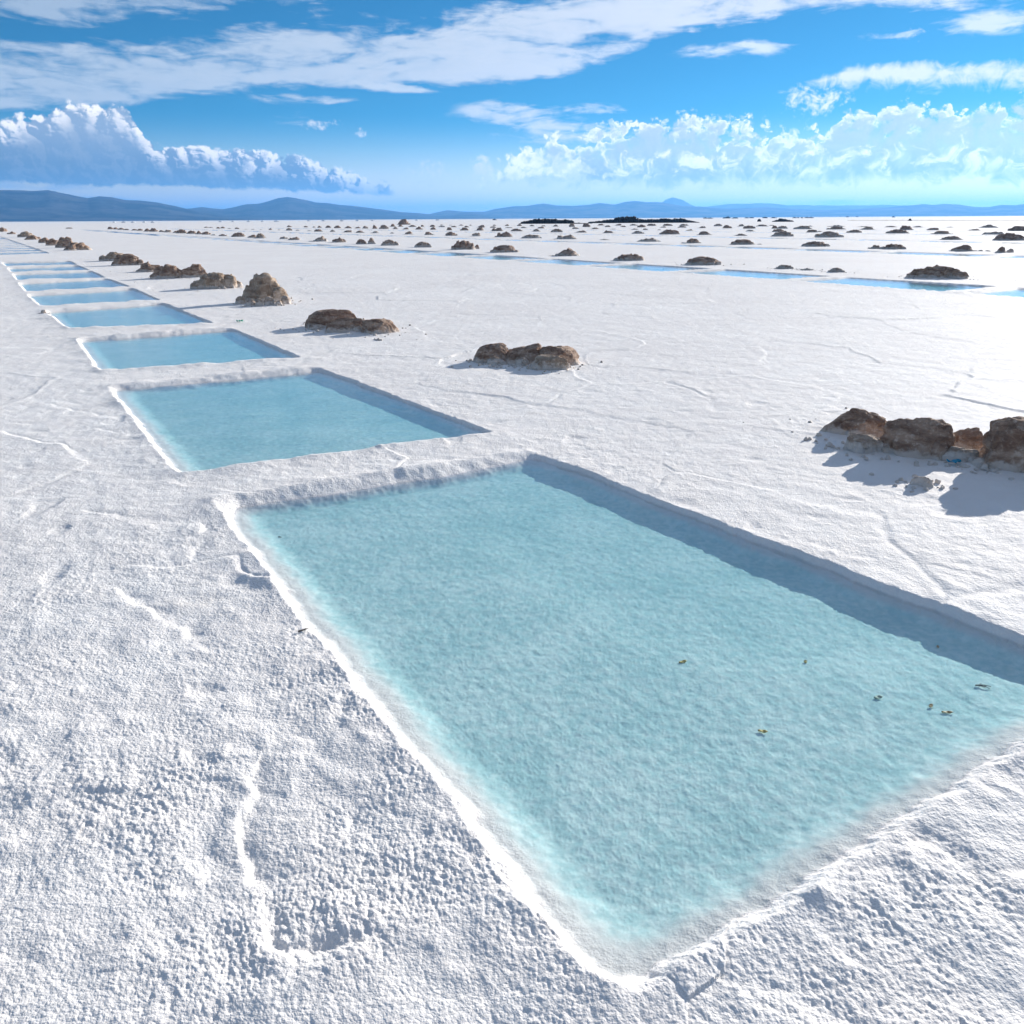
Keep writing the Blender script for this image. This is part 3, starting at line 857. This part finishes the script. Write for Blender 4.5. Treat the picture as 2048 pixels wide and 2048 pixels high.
def build_small():
    yel = plain_material('ochre_leaf', (.62, .36, .08), (.80, .52, .16), 60)
    brn = plain_material('brown_leaf', (.48, .22, .07), (.62, .34, .12), 60)
    drk = plain_material('wet_twig', (.05, .045, .035), (.12, .10, .08), 60)
    def bed(x, y):
        gx, gy, t = ground(x, y, -.11)
        return float(ground_height(np.array([gx], F32), np.array([gy], F32))[0][0])
    L = [(1366, 1323, .038, .013, .4, 'yellow leaf lying under water near the middle of the big pool', yel),
         (1611, 1323, .022, .012, 1.0, 'tiny ochre leaf under water right of the yellow leaf', yel),
         (1526, 1462, .034, .013, -.3, 'ochre leaf under water lowest in the big pool', yel),
         (1862, 1411, .025, .012, .8, 'small brown leaf, left one of a sunken pair', brn),
         (1895, 1424, .042, .012, -.1, 'long orange brown leaf, right one of a sunken pair', brn),
         (1757, 1394, .036, .016, .2, 'dull olive leaf sunk left of the brown pair', plain_material('olive_leaf', (.36, .37, .28), (.46, .45, .34), 60)),
         (1612 + 264, 1293, .022, .009, 1.2, 'dark reddish leaf scrap near the right bank', brn)]
    for a in L: leaf(*a[:5], a[5], a[6], bed(a[0], a[1]) + .006)
    # dark waterlogged twigs
    def twig(x, y, L, r, ang, label, zz, n=7):
        gx, gy, t = ground(x, y, zz)
        rg = random.Random(int(x + y)); parts = []
        def stick(p, a, l, rr):
            N, S = 8, 6; v = []; f = []
            for i in range(N):
                s = i / (N - 1); cx = p[0] + math.cos(a) * l * s; cy = p[1] + math.sin(a) * l * s + .05 * l * math.sin(4 * s + x); cz = p[2] + .04 * l * math.sin(3 * s)
                for k in range(S):
                    b = 2 * math.pi * k / S; q_ = rr * (1 - .6 * s)
                    v.append((cx - math.sin(a) * q_ * math.cos(b), cy + math.cos(a) * q_ * math.cos(b), cz + q_ * math.sin(b)))
            for i in range(N - 1):
                for k in range(S): f.append((i * S + k, i * S + (k + 1) % S, (i + 1) * S + (k + 1) % S, (i + 1) * S + k))
            return np.array(v, F32), np.array(f, np.int32)
        parts.append(stick((-L / 2, 0, 0), 0, L, r))
        for i in range(n - 3): parts.append(stick((L * rg.uniform(-.4, .2), 0, 0), rg.choice((-1, 1)) * rg.uniform(.4, 1.0), L * rg.uniform(.25, .45), r * .7))
        v, f = join(parts)
        o = mesh_obj('twig', v, f, drk); o.location = (gx, gy, zz + r); o.rotation_euler = (0, 0, ang)
        tag(o, label, 'twig')
    twig(1966, 1373, .055, .003, -.2, 'dark branched twig sunk near the right corner of the pool', bed(1966, 1373) + .002)
    twig(607, 1262, .045, .0045, .5, 'short dark twig lying on the left bank of the big pool', .012, 4)
    twig(560, 1075, .02, .003, 0, 'tiny black twig sunk in the left of the big pool', bed(560, 1075), 4)
    # sunken dark slab in the second pool
    gx, gy, t = ground(376, 882, -.10)
    v, f = lump(.13, .05, .04, 77, 4, .25, 5)
    o = mesh_obj('sunken_stone', v, f, plain_material('silty', (.22, .22, .17), (.36, .36, .29), 25, .9)); o.location = (gx, gy, -.13); o.rotation_euler = (0, 0, .5)
    tag(o, 'dark elongated stone lying under water in the second pool', 'stone')
    scrap(1908, 930, 24, 9, 'crumpled cyan plastic scrap at the foot of the boulders', plain_material('cyan_plastic', (.0, .25, .42), (.01, .33, .5), 30, .4), -.1, .015)
    scrap(480, 644.5, 11, 5, 'small green plastic scrap beside the fourth pool', plain_material('green_plastic', (.0, .36, .22), (.02, .45, .30), 30, .4), .3, .005)

def build_crumbs():
    rg = random.Random(5); parts = []
    for px, py, pr, k in PILES:
        d = math.hypot(px, py)
        if d > 32: continue
        for i in range(26):
            a = rg.uniform(0, 2 * math.pi); r = pr * (.85 + rg.expovariate(2.6)); sz = rg.uniform(.006, .022) * (1 + .6 * rg.random() ** 4)
            x, y = px + math.cos(a) * r, py + math.sin(a) * r
            v, f = lump(sz, sz * rg.uniform(.6, 1), sz * rg.uniform(.7, 1.3), rg.randrange(10 ** 6), 1 if d > 12 else 2, .2, 5, rg.uniform(0, 3))
            z = float(ground_height(np.array([x], F32), np.array([y], F32))[0][0]) if d < 1 else 0.0
            v[:, 0] += x; v[:, 1] += y; v[:, 2] += z - .002; parts.append((v, f))
    v, f = join(parts)
    o = mesh_obj('rubble', v, f, CRUST)
    tag(o, 'loose crumbs of salt and mud spilled around the rock piles', kind='stuff')

# ------------------------------------------------------------------ mountains
def ridge(name, label, pts, dist, mat, seed, wide, rough=.30, detail=1.0):
    """a mountain range: crest measured as (px x, px y), standing dist metres away"""
    az = []; el = []
    for x, y in pts:
        a, e = azel(x, y); az.append(a); el.append(max(0, e))
    n = 420; m = 46
    A = np.linspace(az[0], az[-1], n)
    Hc = np.tan(np.radians(np.interp(A, az, el))) * dist + H
    s = np.linspace(-1, 1, m)
    a2, s2 = np.meshgrid(np.radians(A), s)
    h2 = np.broadcast_to(Hc, a2.shape)
    dd = dist + s2 * wide
    x = np.sin(a2) * dd; y = np.cos(a2) * dd
    k = 1 / (wide * .42)
    rid = 1 - 2.2 * np.abs(fbm((x * k).ravel(), (y * k).ravel(), seed, 5, .55)).reshape(x.shape)
    fr = np.clip(1 - np.abs(s2), 0, 1)
    p = fr ** 1.45
    z = h2 * p * (1 + rough * 2 * (rid - .7) * (1 - fr) * detail) + h2 * rough * .35 * (rid - .7) * fr * (1 - .75 * fr ** 6)
    z = np.maximum(z, 0) - 6 * (fr <= 0.001)
    f = []
    i = np.arange(m - 1)[:, None] * n; j = np.arange(n - 1)[None, :]
    f = np.stack([i + j, i + j + 1, i + n + j + 1, i + n + j], -1).reshape(-1, 4)
    o = mesh_obj(name, np.stack([x.ravel(), y.ravel(), z.ravel()], 1), f, mat)
    tag(o, label, kind='structure')

def build_mountains():
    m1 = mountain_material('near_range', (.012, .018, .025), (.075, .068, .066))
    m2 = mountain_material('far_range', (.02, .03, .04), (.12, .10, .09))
    t1 = 1932 / 1024
    L = [(-500, 395), (-300, 372), (-120, 380)] + [(x / t1, y / t1) for x, y in ((0, 714), (60, 716), (120, 718), (180, 715), (240, 728), (290, 738), (330, 744), (375, 736), (420, 740), (470, 752), (530, 755), (600, 764), (660, 777), (700, 786), (760, 800))] + [(440, 430), (520, 441)]
    ridge('mountains', 'dark blue mountain range low on the left horizon', L, 7000, m1, 3, 1900)
    L = [(300, 436), (360, 418)] + [(x / t1, y / t1) for x, y in ((720, 786), (760, 779), (800, 783), (840, 787), (890, 778), (930, 768), (975, 766), (1010, 757), (1050, 745), (1085, 741), (1120, 746), (1160, 754), (1190, 762), (1230, 764), (1280, 772), (1340, 777), (1400, 784), (1460, 792), (1520, 800), (1580, 804), (1640, 810), (1700, 812), (1740, 805), (1785, 801), (1830, 812), (1880, 824))]
    ridge('mountains', 'broad blue mountain with a long right slope', L, 8500, m1, 5, 2000)
    L = [(700, 436), (850, 430), (880, 423), (895, 420), (930, 423), (970, 423), (990, 417)] + [(1024 + x / t1, y / t1) for x, y in ((0, 778), (60, 775), (120, 766), (170, 774), (230, 776), (290, 772), (330, 765), (390, 770), (420, 762), (465, 756), (510, 762), (560, 762), (640, 775), (720, 780), (800, 786), (880, 784), (960, 781), (1040, 786), (1100, 789), (1180, 792), (1260, 790), (1340, 786), (1420, 782), (1480, 776), (1550, 769), (1590, 773), (1630, 767), (1690, 771), (1750, 780), (1800, 780), (1850, 771), (1900, 773), (1932, 768))] + [(2150, 405), (2300, 412), (2500, 402), (2700, 415)]
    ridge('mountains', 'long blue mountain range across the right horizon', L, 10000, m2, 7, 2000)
    L = [(1250, 436), (1310, 412)] + [(1024 + x / t1, y / t1) for x, y in ((560, 766), (580, 752), (606, 743), (640, 752), (690, 778), (740, 778), (820, 768), (880, 766), (950, 765), (1000, 768), (1040, 774), (1100, 773), (1200, 774), (1300, 774), (1400, 772), (1500, 774), (1600, 778), (1700, 782))] + [(2100, 418), (2300, 428)]
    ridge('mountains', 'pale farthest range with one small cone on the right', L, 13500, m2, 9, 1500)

# ------------------------------------------------------------------ light and air
SUN_AZ, SUN_EL = 42.0, 15.5
EXPOSURE = .78
SKY = .10
HAZE = 1.0e-4

def build_light():
    a, e = R(SUN_AZ), R(SUN_EL)
    d = Vector((math.sin(a) * math.cos(e), math.cos(a) * math.cos(e), math.sin(e)))
    l = bpy.data.lights.new('sun', 'SUN'); l.energy = 5.0; l.angle = R(.5); l.color = (1.0, .95, .88)
    o = bpy.data.objects.new('sun', l); COL.objects.link(o)
    o.rotation_euler = d.to_track_quat('Z', 'Y').to_euler(); o.location = d * 100

def build_haze():
    m = bpy.data.materials.new('air'); m.use_nodes = True
    nt = NT(m.node_tree); nt.n.remove(m.node_tree.nodes['Principled BSDF'])
    out = [n for n in nt.n if n.type == 'OUTPUT_MATERIAL'][0]
    pv = nt.new('ShaderNodeVolumePrincipled')
    pv.inputs['Color'].default_value = (.15, .405, .80, 1); pv.inputs['Density'].default_value = HAZE
    pv.inputs['Anisotropy'].default_value = .35
    nt.put(out.inputs['Volume'], pv.outputs[0])
    X, Y0, Y1, Z0, Z1 = 36000, -35500, 36000, -7.5, 500
    v = [(-X, Y0, Z0), (X, Y0, Z0), (X, Y1, Z0), (-X, Y1, Z0), (-X, Y0, Z1), (X, Y0, Z1), (X, Y1, Z1), (-X, Y1, Z1)]
    f = [(3, 2, 1, 0), (4, 5, 6, 7), (0, 1, 5, 4), (1, 2, 6, 5), (2, 3, 7, 6), (3, 0, 4, 7)]
    o = mesh_obj('haze', v, f, m, smooth=False)
    tag(o, 'pale blue air over the salt flat', kind='stuff')

def build_world():
    w = bpy.data.worlds.new('World'); SC.world = w; w.use_nodes = True
    nt = NT(w.node_tree)
    bg = [n for n in nt.n if n.type == 'BACKGROUND'][0]
    sky = nt.new('ShaderNodeTexSky', sky_type='NISHITA')
    sky.sun_disc = False; sky.sun_elevation = R(SUN_EL); sky.sun_rotation = R(SUN_AZ)
    sky.altitude = 3400; sky.air_density = 1.0; sky.dust_density = .6; sky.ozone_density = 2.0
    hs = nt.new('ShaderNodeHueSaturation'); nt.put(hs.inputs['Color'], sky.outputs[0])
    hs.inputs['Saturation'].default_value = 1.1; hs.inputs['Value'].default_value = 1.0
    skyc = hs.outputs[0]
    gen = nt.new('ShaderNodeTexCoord').outputs['Generated']
    sp = nt.new('ShaderNodeSeparateXYZ'); nt.put(sp.inputs[0], gen)
    X, Y, Z = sp.outputs
    az = nt.mul(nt.m('ARCTAN2', X, Y), 57.29578)
    el = nt.mul(nt.m('ARCSINE', Z), 57.29578)
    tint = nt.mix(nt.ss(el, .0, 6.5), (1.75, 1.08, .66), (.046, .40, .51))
    tint = nt.mix(nt.ss(el, 14.0, 30.0), tint, (.72, .70, .68))  # unseen overhead sky tinted near neutral to raise and whiten the fill light
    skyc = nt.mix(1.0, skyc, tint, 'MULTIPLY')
    s = 2048 / 1932
    def ae(pts): return [azel(x * s, y * s) for x, y in pts]
    def cv(pts): return nt.curve(az, ae(pts), (-40, 40), (-1, 24))
    P = nt.xyz(az, el, 0.0)
    # ---- cauliflower billows for the cumulus
    wz = nt.noise(P, .9, 3, .5, dim='2D').outputs['Color']
    wv = nt.new('ShaderNodeVectorMath', operation='MULTIPLY_ADD'); nt.put(wv.inputs[0], wz); wv.inputs[1].default_value = (.42, .3, 0); nt.put(wv.inputs[2], P)
    PW = wv.outputs[0]
    def billow(vec, scale, det):
        mp = nt.new('ShaderNodeMapping'); nt.put(mp.inputs[0], vec); mp.inputs['Scale'].default_value = (1, 1.2, 1)
        d = nt.voro(mp.outputs[0], scale, det, .5, 2.1, 'F1', '2D').outputs[0]
        return nt.m('SQRT', nt.m('SUBTRACT', 1.0, nt.mul(d, d), clamp=True))      # round tops
    def shifted(dx, dy):
        o = nt.new('ShaderNodeVectorMath', operation='ADD'); nt.put(o.inputs[0], PW); o.inputs[1].default_value = (dx, dy, 0); return o.outputs[0]
    A0, A1 = billow(PW, .50, 2), billow(shifted(.36, .20), .50, 2)
    C0, C1 = billow(PW, 1.7, 3), billow(shifted(.12, .07), 1.7, 3)
    lit = nt.ss(nt.add(nt.mul(nt.sub(A0, A1), 1.3), nt.mul(nt.sub(C0, C1), .45)), -.22, .34)
    fine = nt.mul(nt.sub(nt.noise(P, 3.2, 4, .5, dim='2D').outputs[0], .5), .8)
    rag = nt.sub(nt.noise(PW, .8, 6, .62, .4, dim='2D').outputs[0], .5)
    rag2 = nt.sub(nt.noise(nt.xyz(nt.add(nt.mul(az, .8), 61.0), nt.add(el, 17.0)), .95, 6, .6, .7, dim='2D').outputs[0], .5)
    # ---- high veil of cirrus
    mp = nt.new('ShaderNodeMapping'); nt.put(mp.inputs[0], P); mp.inputs['Rotation'].default_value = (0, 0, R(-7)); mp.inputs['Scale'].default_value = (.26, 1.2, 1)
    st = nt.noise(mp.outputs[0], .55, 8, .55, .6, dim='2D').outputs[0]
    st2 = nt.noise(mp.outputs[0], 1.9, 7, .56, .4, dim='2D').outputs[0]
    stc = nt.add(nt.mul(nt.sub(st, .5), 1.2), nt.add(nt.mul(nt.sub(st2, .5), .62), nt.mul(rag, .25)))
    # ---- left bank of cumulus
    top = cv([(-200, 200), (0, 238), (30, 212), (70, 208), (112, 196), (130, 190), (150, 194), (190, 194), (230, 202), (246, 216), (262, 244), (300, 270), (370, 273), (430, 276), (480, 285), (540, 289), (572, 300), (620, 311), (680, 325), (730, 340), (752, 362), (780, 392), (1200, 420)])
    base = cv([(-200, 338), (0, 336), (170, 346), (300, 346), (500, 354), (650, 357), (745, 366), (800, 380), (1200, 420)])
    edge = nt.sub(top, el)
    bil = nt.add(nt.mul(nt.sub(A0, .78), .8), nt.mul(nt.sub(C0, .8), .32))
    dl = nt.mn(nt.add(edge, nt.add(.12, nt.mul(bil, .8))), nt.add(nt.mul(nt.sub(el, base), 1.3), nt.add(.25, nt.mul(rag, .9))))
    dl = nt.add(dl, nt.mul(fine, .20))
    al = nt.mul(nt.ss(dl, -.08, .22), nt.mul(nt.ss(az, -62.0, -48.0), nt.ss(nt.sub(top, base), .15, 1.0)))
    # ---- right bank, lit from behind
    topr = cv([(880, 360), (960, 300), (985, 272), (1100, 244), (1200, 218), (1240, 210), (1300, 216), (1400, 222), (1480, 242), (1530, 234), (1600, 202), (1690, 192), (1780, 186), (1870, 176), (1932, 166), (2150, 156)])
    baser = cv([(880, 352), (1000, 350), (1100, 350), (1500, 346), (1600, 346), (1760, 340), (1932, 340), (2150, 335)])
    lump_ = nt.add(nt.mul(nt.sub(A0, .8), 1.3), nt.add(nt.mul(nt.sub(C0, .8), .5), nt.mul(rag, 1.6)))
    er = nt.add(nt.sub(topr, el), lump_); br_ = nt.sub(el, baser)
    dr = nt.mn(nt.mn(er, nt.add(nt.mul(br_, 1.2), .12)), .8)
    thin = nt.ss(az, 9.0, -1.5, 0.0, .55)
    dr = nt.sub(nt.add(dr, nt.add(nt.mul(rag, 2.4), nt.mul(fine, .2))), thin)
    ar = nt.ss(dr, -.25, .95)
    rim = nt.mul(nt.ss(nt.add(er, nt.add(nt.mul(rag2, 4.2), nt.mul(fine, 1.2))), 1.5, .1), nt.ss(lit, .1, .6, .75, 1.0))                       # glowing upper edge
    low = nt.ss(nt.m('ABSOLUTE', nt.sub(br_, 1.2)), 1.3, .2)   # bright ragged puffs in the lower half
    puff = nt.add(nt.mul(rag2, 4.4), nt.add(nt.mul(fine, .7), nt.add(nt.mul(rim, 1.05), nt.sub(nt.mul(low, .62), .56))))
    glow = nt.mul(nt.ss(puff, -.25, .85), nt.ss(nt.mn(er, nt.add(br_, .3)), -.25, .25))
    sunw = nt.ss(az, 20.0, 36.0)                   # close to the sun everything is bright
    # ---- bright slab, top right
    ts = cv([(1480, 175), (1560, 145), (1600, 126), (1700, 119), (1900, 117), (2150, 110)])
    bs = cv([(1480, 170), (1560, 158), (1650, 168), (1800, 165), (1932, 160), (2150, 150)])
    dsl = nt.add(nt.mn(nt.sub(ts, el), nt.mul(nt.sub(el, bs), .6)), nt.add(nt.mul(rag, 1.1), nt.mul(stc, .5)))
    asl = nt.ss(dsl, -.15, .50)
    # ---- little puffs
    def spots(L):
        acc = None
        for x, y, rx, ry, k in L:
            a0, e0 = azel(x * s, y * s)
            q1 = nt.m('DIVIDE', nt.sub(az, a0), rx * .033); q2 = nt.m('DIVIDE', nt.sub(el, e0), ry * .033)
            d = nt.sub(1.0, nt.m('SQRT', nt.add(nt.mul(q1, q1), nt.mul(q2, q2))))
            d = nt.mul(nt.mn(d, .6), k)
            acc = d if acc is None else nt.mx(acc, d)
        return acc
    puffs = spots([(1540, 188, 60, 26, 1.0), (915, 322, 34, 30, .9), (805, 332, 48, 26, .9), (1052, 308, 28, 20, .9), (1096, 327, 36, 32, .9), (1020, 345, 36, 14, .8), (678, 252, 10, 8, .6), (612, 235, 34, 10, .8), (1735, 58, 18, 12, .6), (360, 390, 40, 5, .6)])
    dp = nt.add(puffs, nt.add(nt.mul(rag2, 2.6), nt.mul(fine, 1.7)))
    ap = nt.mul(nt.ss(dp, .0, 1.0), nt.ss(puffs, -.5, .1))
    wisps = spots([(570, 229, 75, 14, .8), (545, 187, 70, 9, .8), (1395, 92, 110, 16, 1.0), (1880, 42, 95, 18, 1.0), (1690, 66, 60, 9, .7), (200, 378, 90, 8, .8), (60, 350, 150, 16, .9), (1570, 383, 50, 6, .9), (965, 214, 110, 26, 1.1), (1120, 207, 70, 12, .9), (1060, 250, 160, 40, 1.0), (630, 190, 60, 8, .6), (770, 166, 90, 8, .8)])
    aw = nt.mul(nt.mul(nt.ss(nt.add(wisps, nt.mul(stc, 2.4)), -.05, .95), nt.ss(wisps, -.35, .25)), .9)
    lo = cv([(-200, 212), (0, 210), (250, 195), (400, 178), (480, 165), (600, 159), (700, 165), (850, 160), (950, 152), (1080, 140), (1150, 120), (1200, 100), (1290, 60), (1400, 44), (1500, 24), (1700, 14), (1900, 4), (2150, -30)])
    up = cv([(-200, 60), (0, 70), (120, 74), (220, 92), (330, 84), (440, 62), (520, 34), (600, 32), (700, 34), (830, 44), (880, 25), (940, 6), (1000, -20), (1200, -60), (1932, -120), (2150, -140)])
    dc = nt.mn(nt.mul(nt.sub(el, lo), 1.9), nt.mul(nt.sub(up, el), .9))
    dc = nt.add(nt.mn(dc, .95), nt.mul(stc, 2.5))
    ac = nt.ss(dc, -.20, 1.0)
    lo2 = cv([(-200, 40), (0, 35), (200, 42), (400, 36), (500, 5), (700, -20), (2150, -60)])
    dc2 = nt.add(nt.mn(nt.sub(el, lo2), .5), nt.mul(stc, 2.4))
    ac2 = nt.mul(nt.ss(dc2, -.1, .9), .75)
    ac = nt.mul(nt.mx(ac, ac2), nt.ss(stc, -.35, .25, .74, .96))
    # unseen sky overhead and behind: veil partly kept to lift the fill light
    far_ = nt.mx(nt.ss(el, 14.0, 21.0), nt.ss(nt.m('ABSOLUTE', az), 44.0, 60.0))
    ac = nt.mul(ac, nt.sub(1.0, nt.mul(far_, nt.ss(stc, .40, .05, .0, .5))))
    # ---- compose. Colours are radiance before the 0.1 strength of the background
    K = 5.2
    def c(r, g, b, k=1.0): return (r * K * k, g * K * k, b * K * k)
    bright = nt.ss(az, -28.0, 30.0)           # the veil is brighter towards the sun
    col = nt.mix(ac, skyc, nt.mix(bright, c(.64, .74, .86), c(1.06, 1.06, 1.10)))
    col = nt.mix(aw, col, nt.mix(nt.ss(az, -25.0, 15.0), c(.62, .72, .84), c(1.05, 1.08, 1.12)))
    col = nt.mix(asl, col, nt.mix(nt.ss(dsl, .1, .9), c(1.15, 1.15, 1.15), c(1.05, 1.08, 1.12)))
    vcol = nt.mix(nt.ss(br_, .2, 2.4), c(.48, .57, .73), c(.72, .79, .94))
    vcol = nt.mix(nt.mul(sunw, .35), vcol, c(.95, 1.02, 1.1))
    vcol = nt.mix(nt.mul(lit, .22), vcol, c(.95, 1.0, 1.12))
    col = nt.mix(nt.mul(ar, .94), col, vcol)
    col = nt.mix(glow, col, c(1.75, 1.65, 1.55))
    deep = nt.ss(nt.add(edge, nt.mul(rag, 1.6)), .15, 1.9)
    shade = nt.mix(nt.ss(nt.sub(el, base), -.1, 3.4), c(.13, .24, .37), c(.40, .51, .66))
    lcol = nt.mix(nt.mul(lit, nt.sub(1.0, nt.mul(deep, .93))), shade, c(1.6, 1.5, 1.4))
    col = nt.mix(al, col, lcol)
    col = nt.mix(ap, col, nt.mix(nt.ss(az, -25.0, 0.0), c(.80, .85, .92), c(1.2, 1.2, 1.2)))
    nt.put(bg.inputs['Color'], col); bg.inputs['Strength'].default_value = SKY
    w.cycles.sampling_method = 'MANUAL'; w.cycles.sample_map_resolution = 1024

def build_camera():
    c = bpy.data.cameras.new('camera'); o = bpy.data.objects.new('camera', c); COL.objects.link(o)
    right = Vector((CR, SR * SP, SR * CP)); up = Vector((-SR, CR * SP, CR * CP)); fwd = Vector((0, CP, -SP))
    M = Matrix((right, up, -fwd)).transposed().to_4x4(); M.translation = (0, 0, H)
    o.matrix_world = M
    c.sensor_width = 36; c.lens = 36 * FOC / 2048; c.clip_start = .05; c.clip_end = 200000
    SC.camera = o

import time
t0 = time.time()
def lap(s): print('LAP', s, round(time.time() - t0, 1))
build_camera(); build_light(); build_world(); build_haze()
build_near_rocks(); lap('near'); build_far_mounds(); lap('far')
build_ground(); lap('ground')
build_water()
build_crumbs(); build_berm(); build_small(); build_mountains(); lap('all')

SC.view_settings.view_transform = 'Standard'; SC.view_settings.look = 'None'
SC.view_settings.exposure = EXPOSURE; SC.view_settings.gamma = 1
SC.view_settings.use_curve_mapping = False
SC.render.engine = 'CYCLES'
cy = SC.cycles
cy.use_denoising = True; cy.max_bounces = 6; cy.diffuse_bounces = 3; cy.glossy_bounces = 2; cy.transparent_max_bounces = 12; cy.volume_bounces = 1
cy.sample_clamp_indirect = 6
cy.use_adaptive_sampling = True; cy.adaptive_threshold = .02; cy.adaptive_min_samples = 16
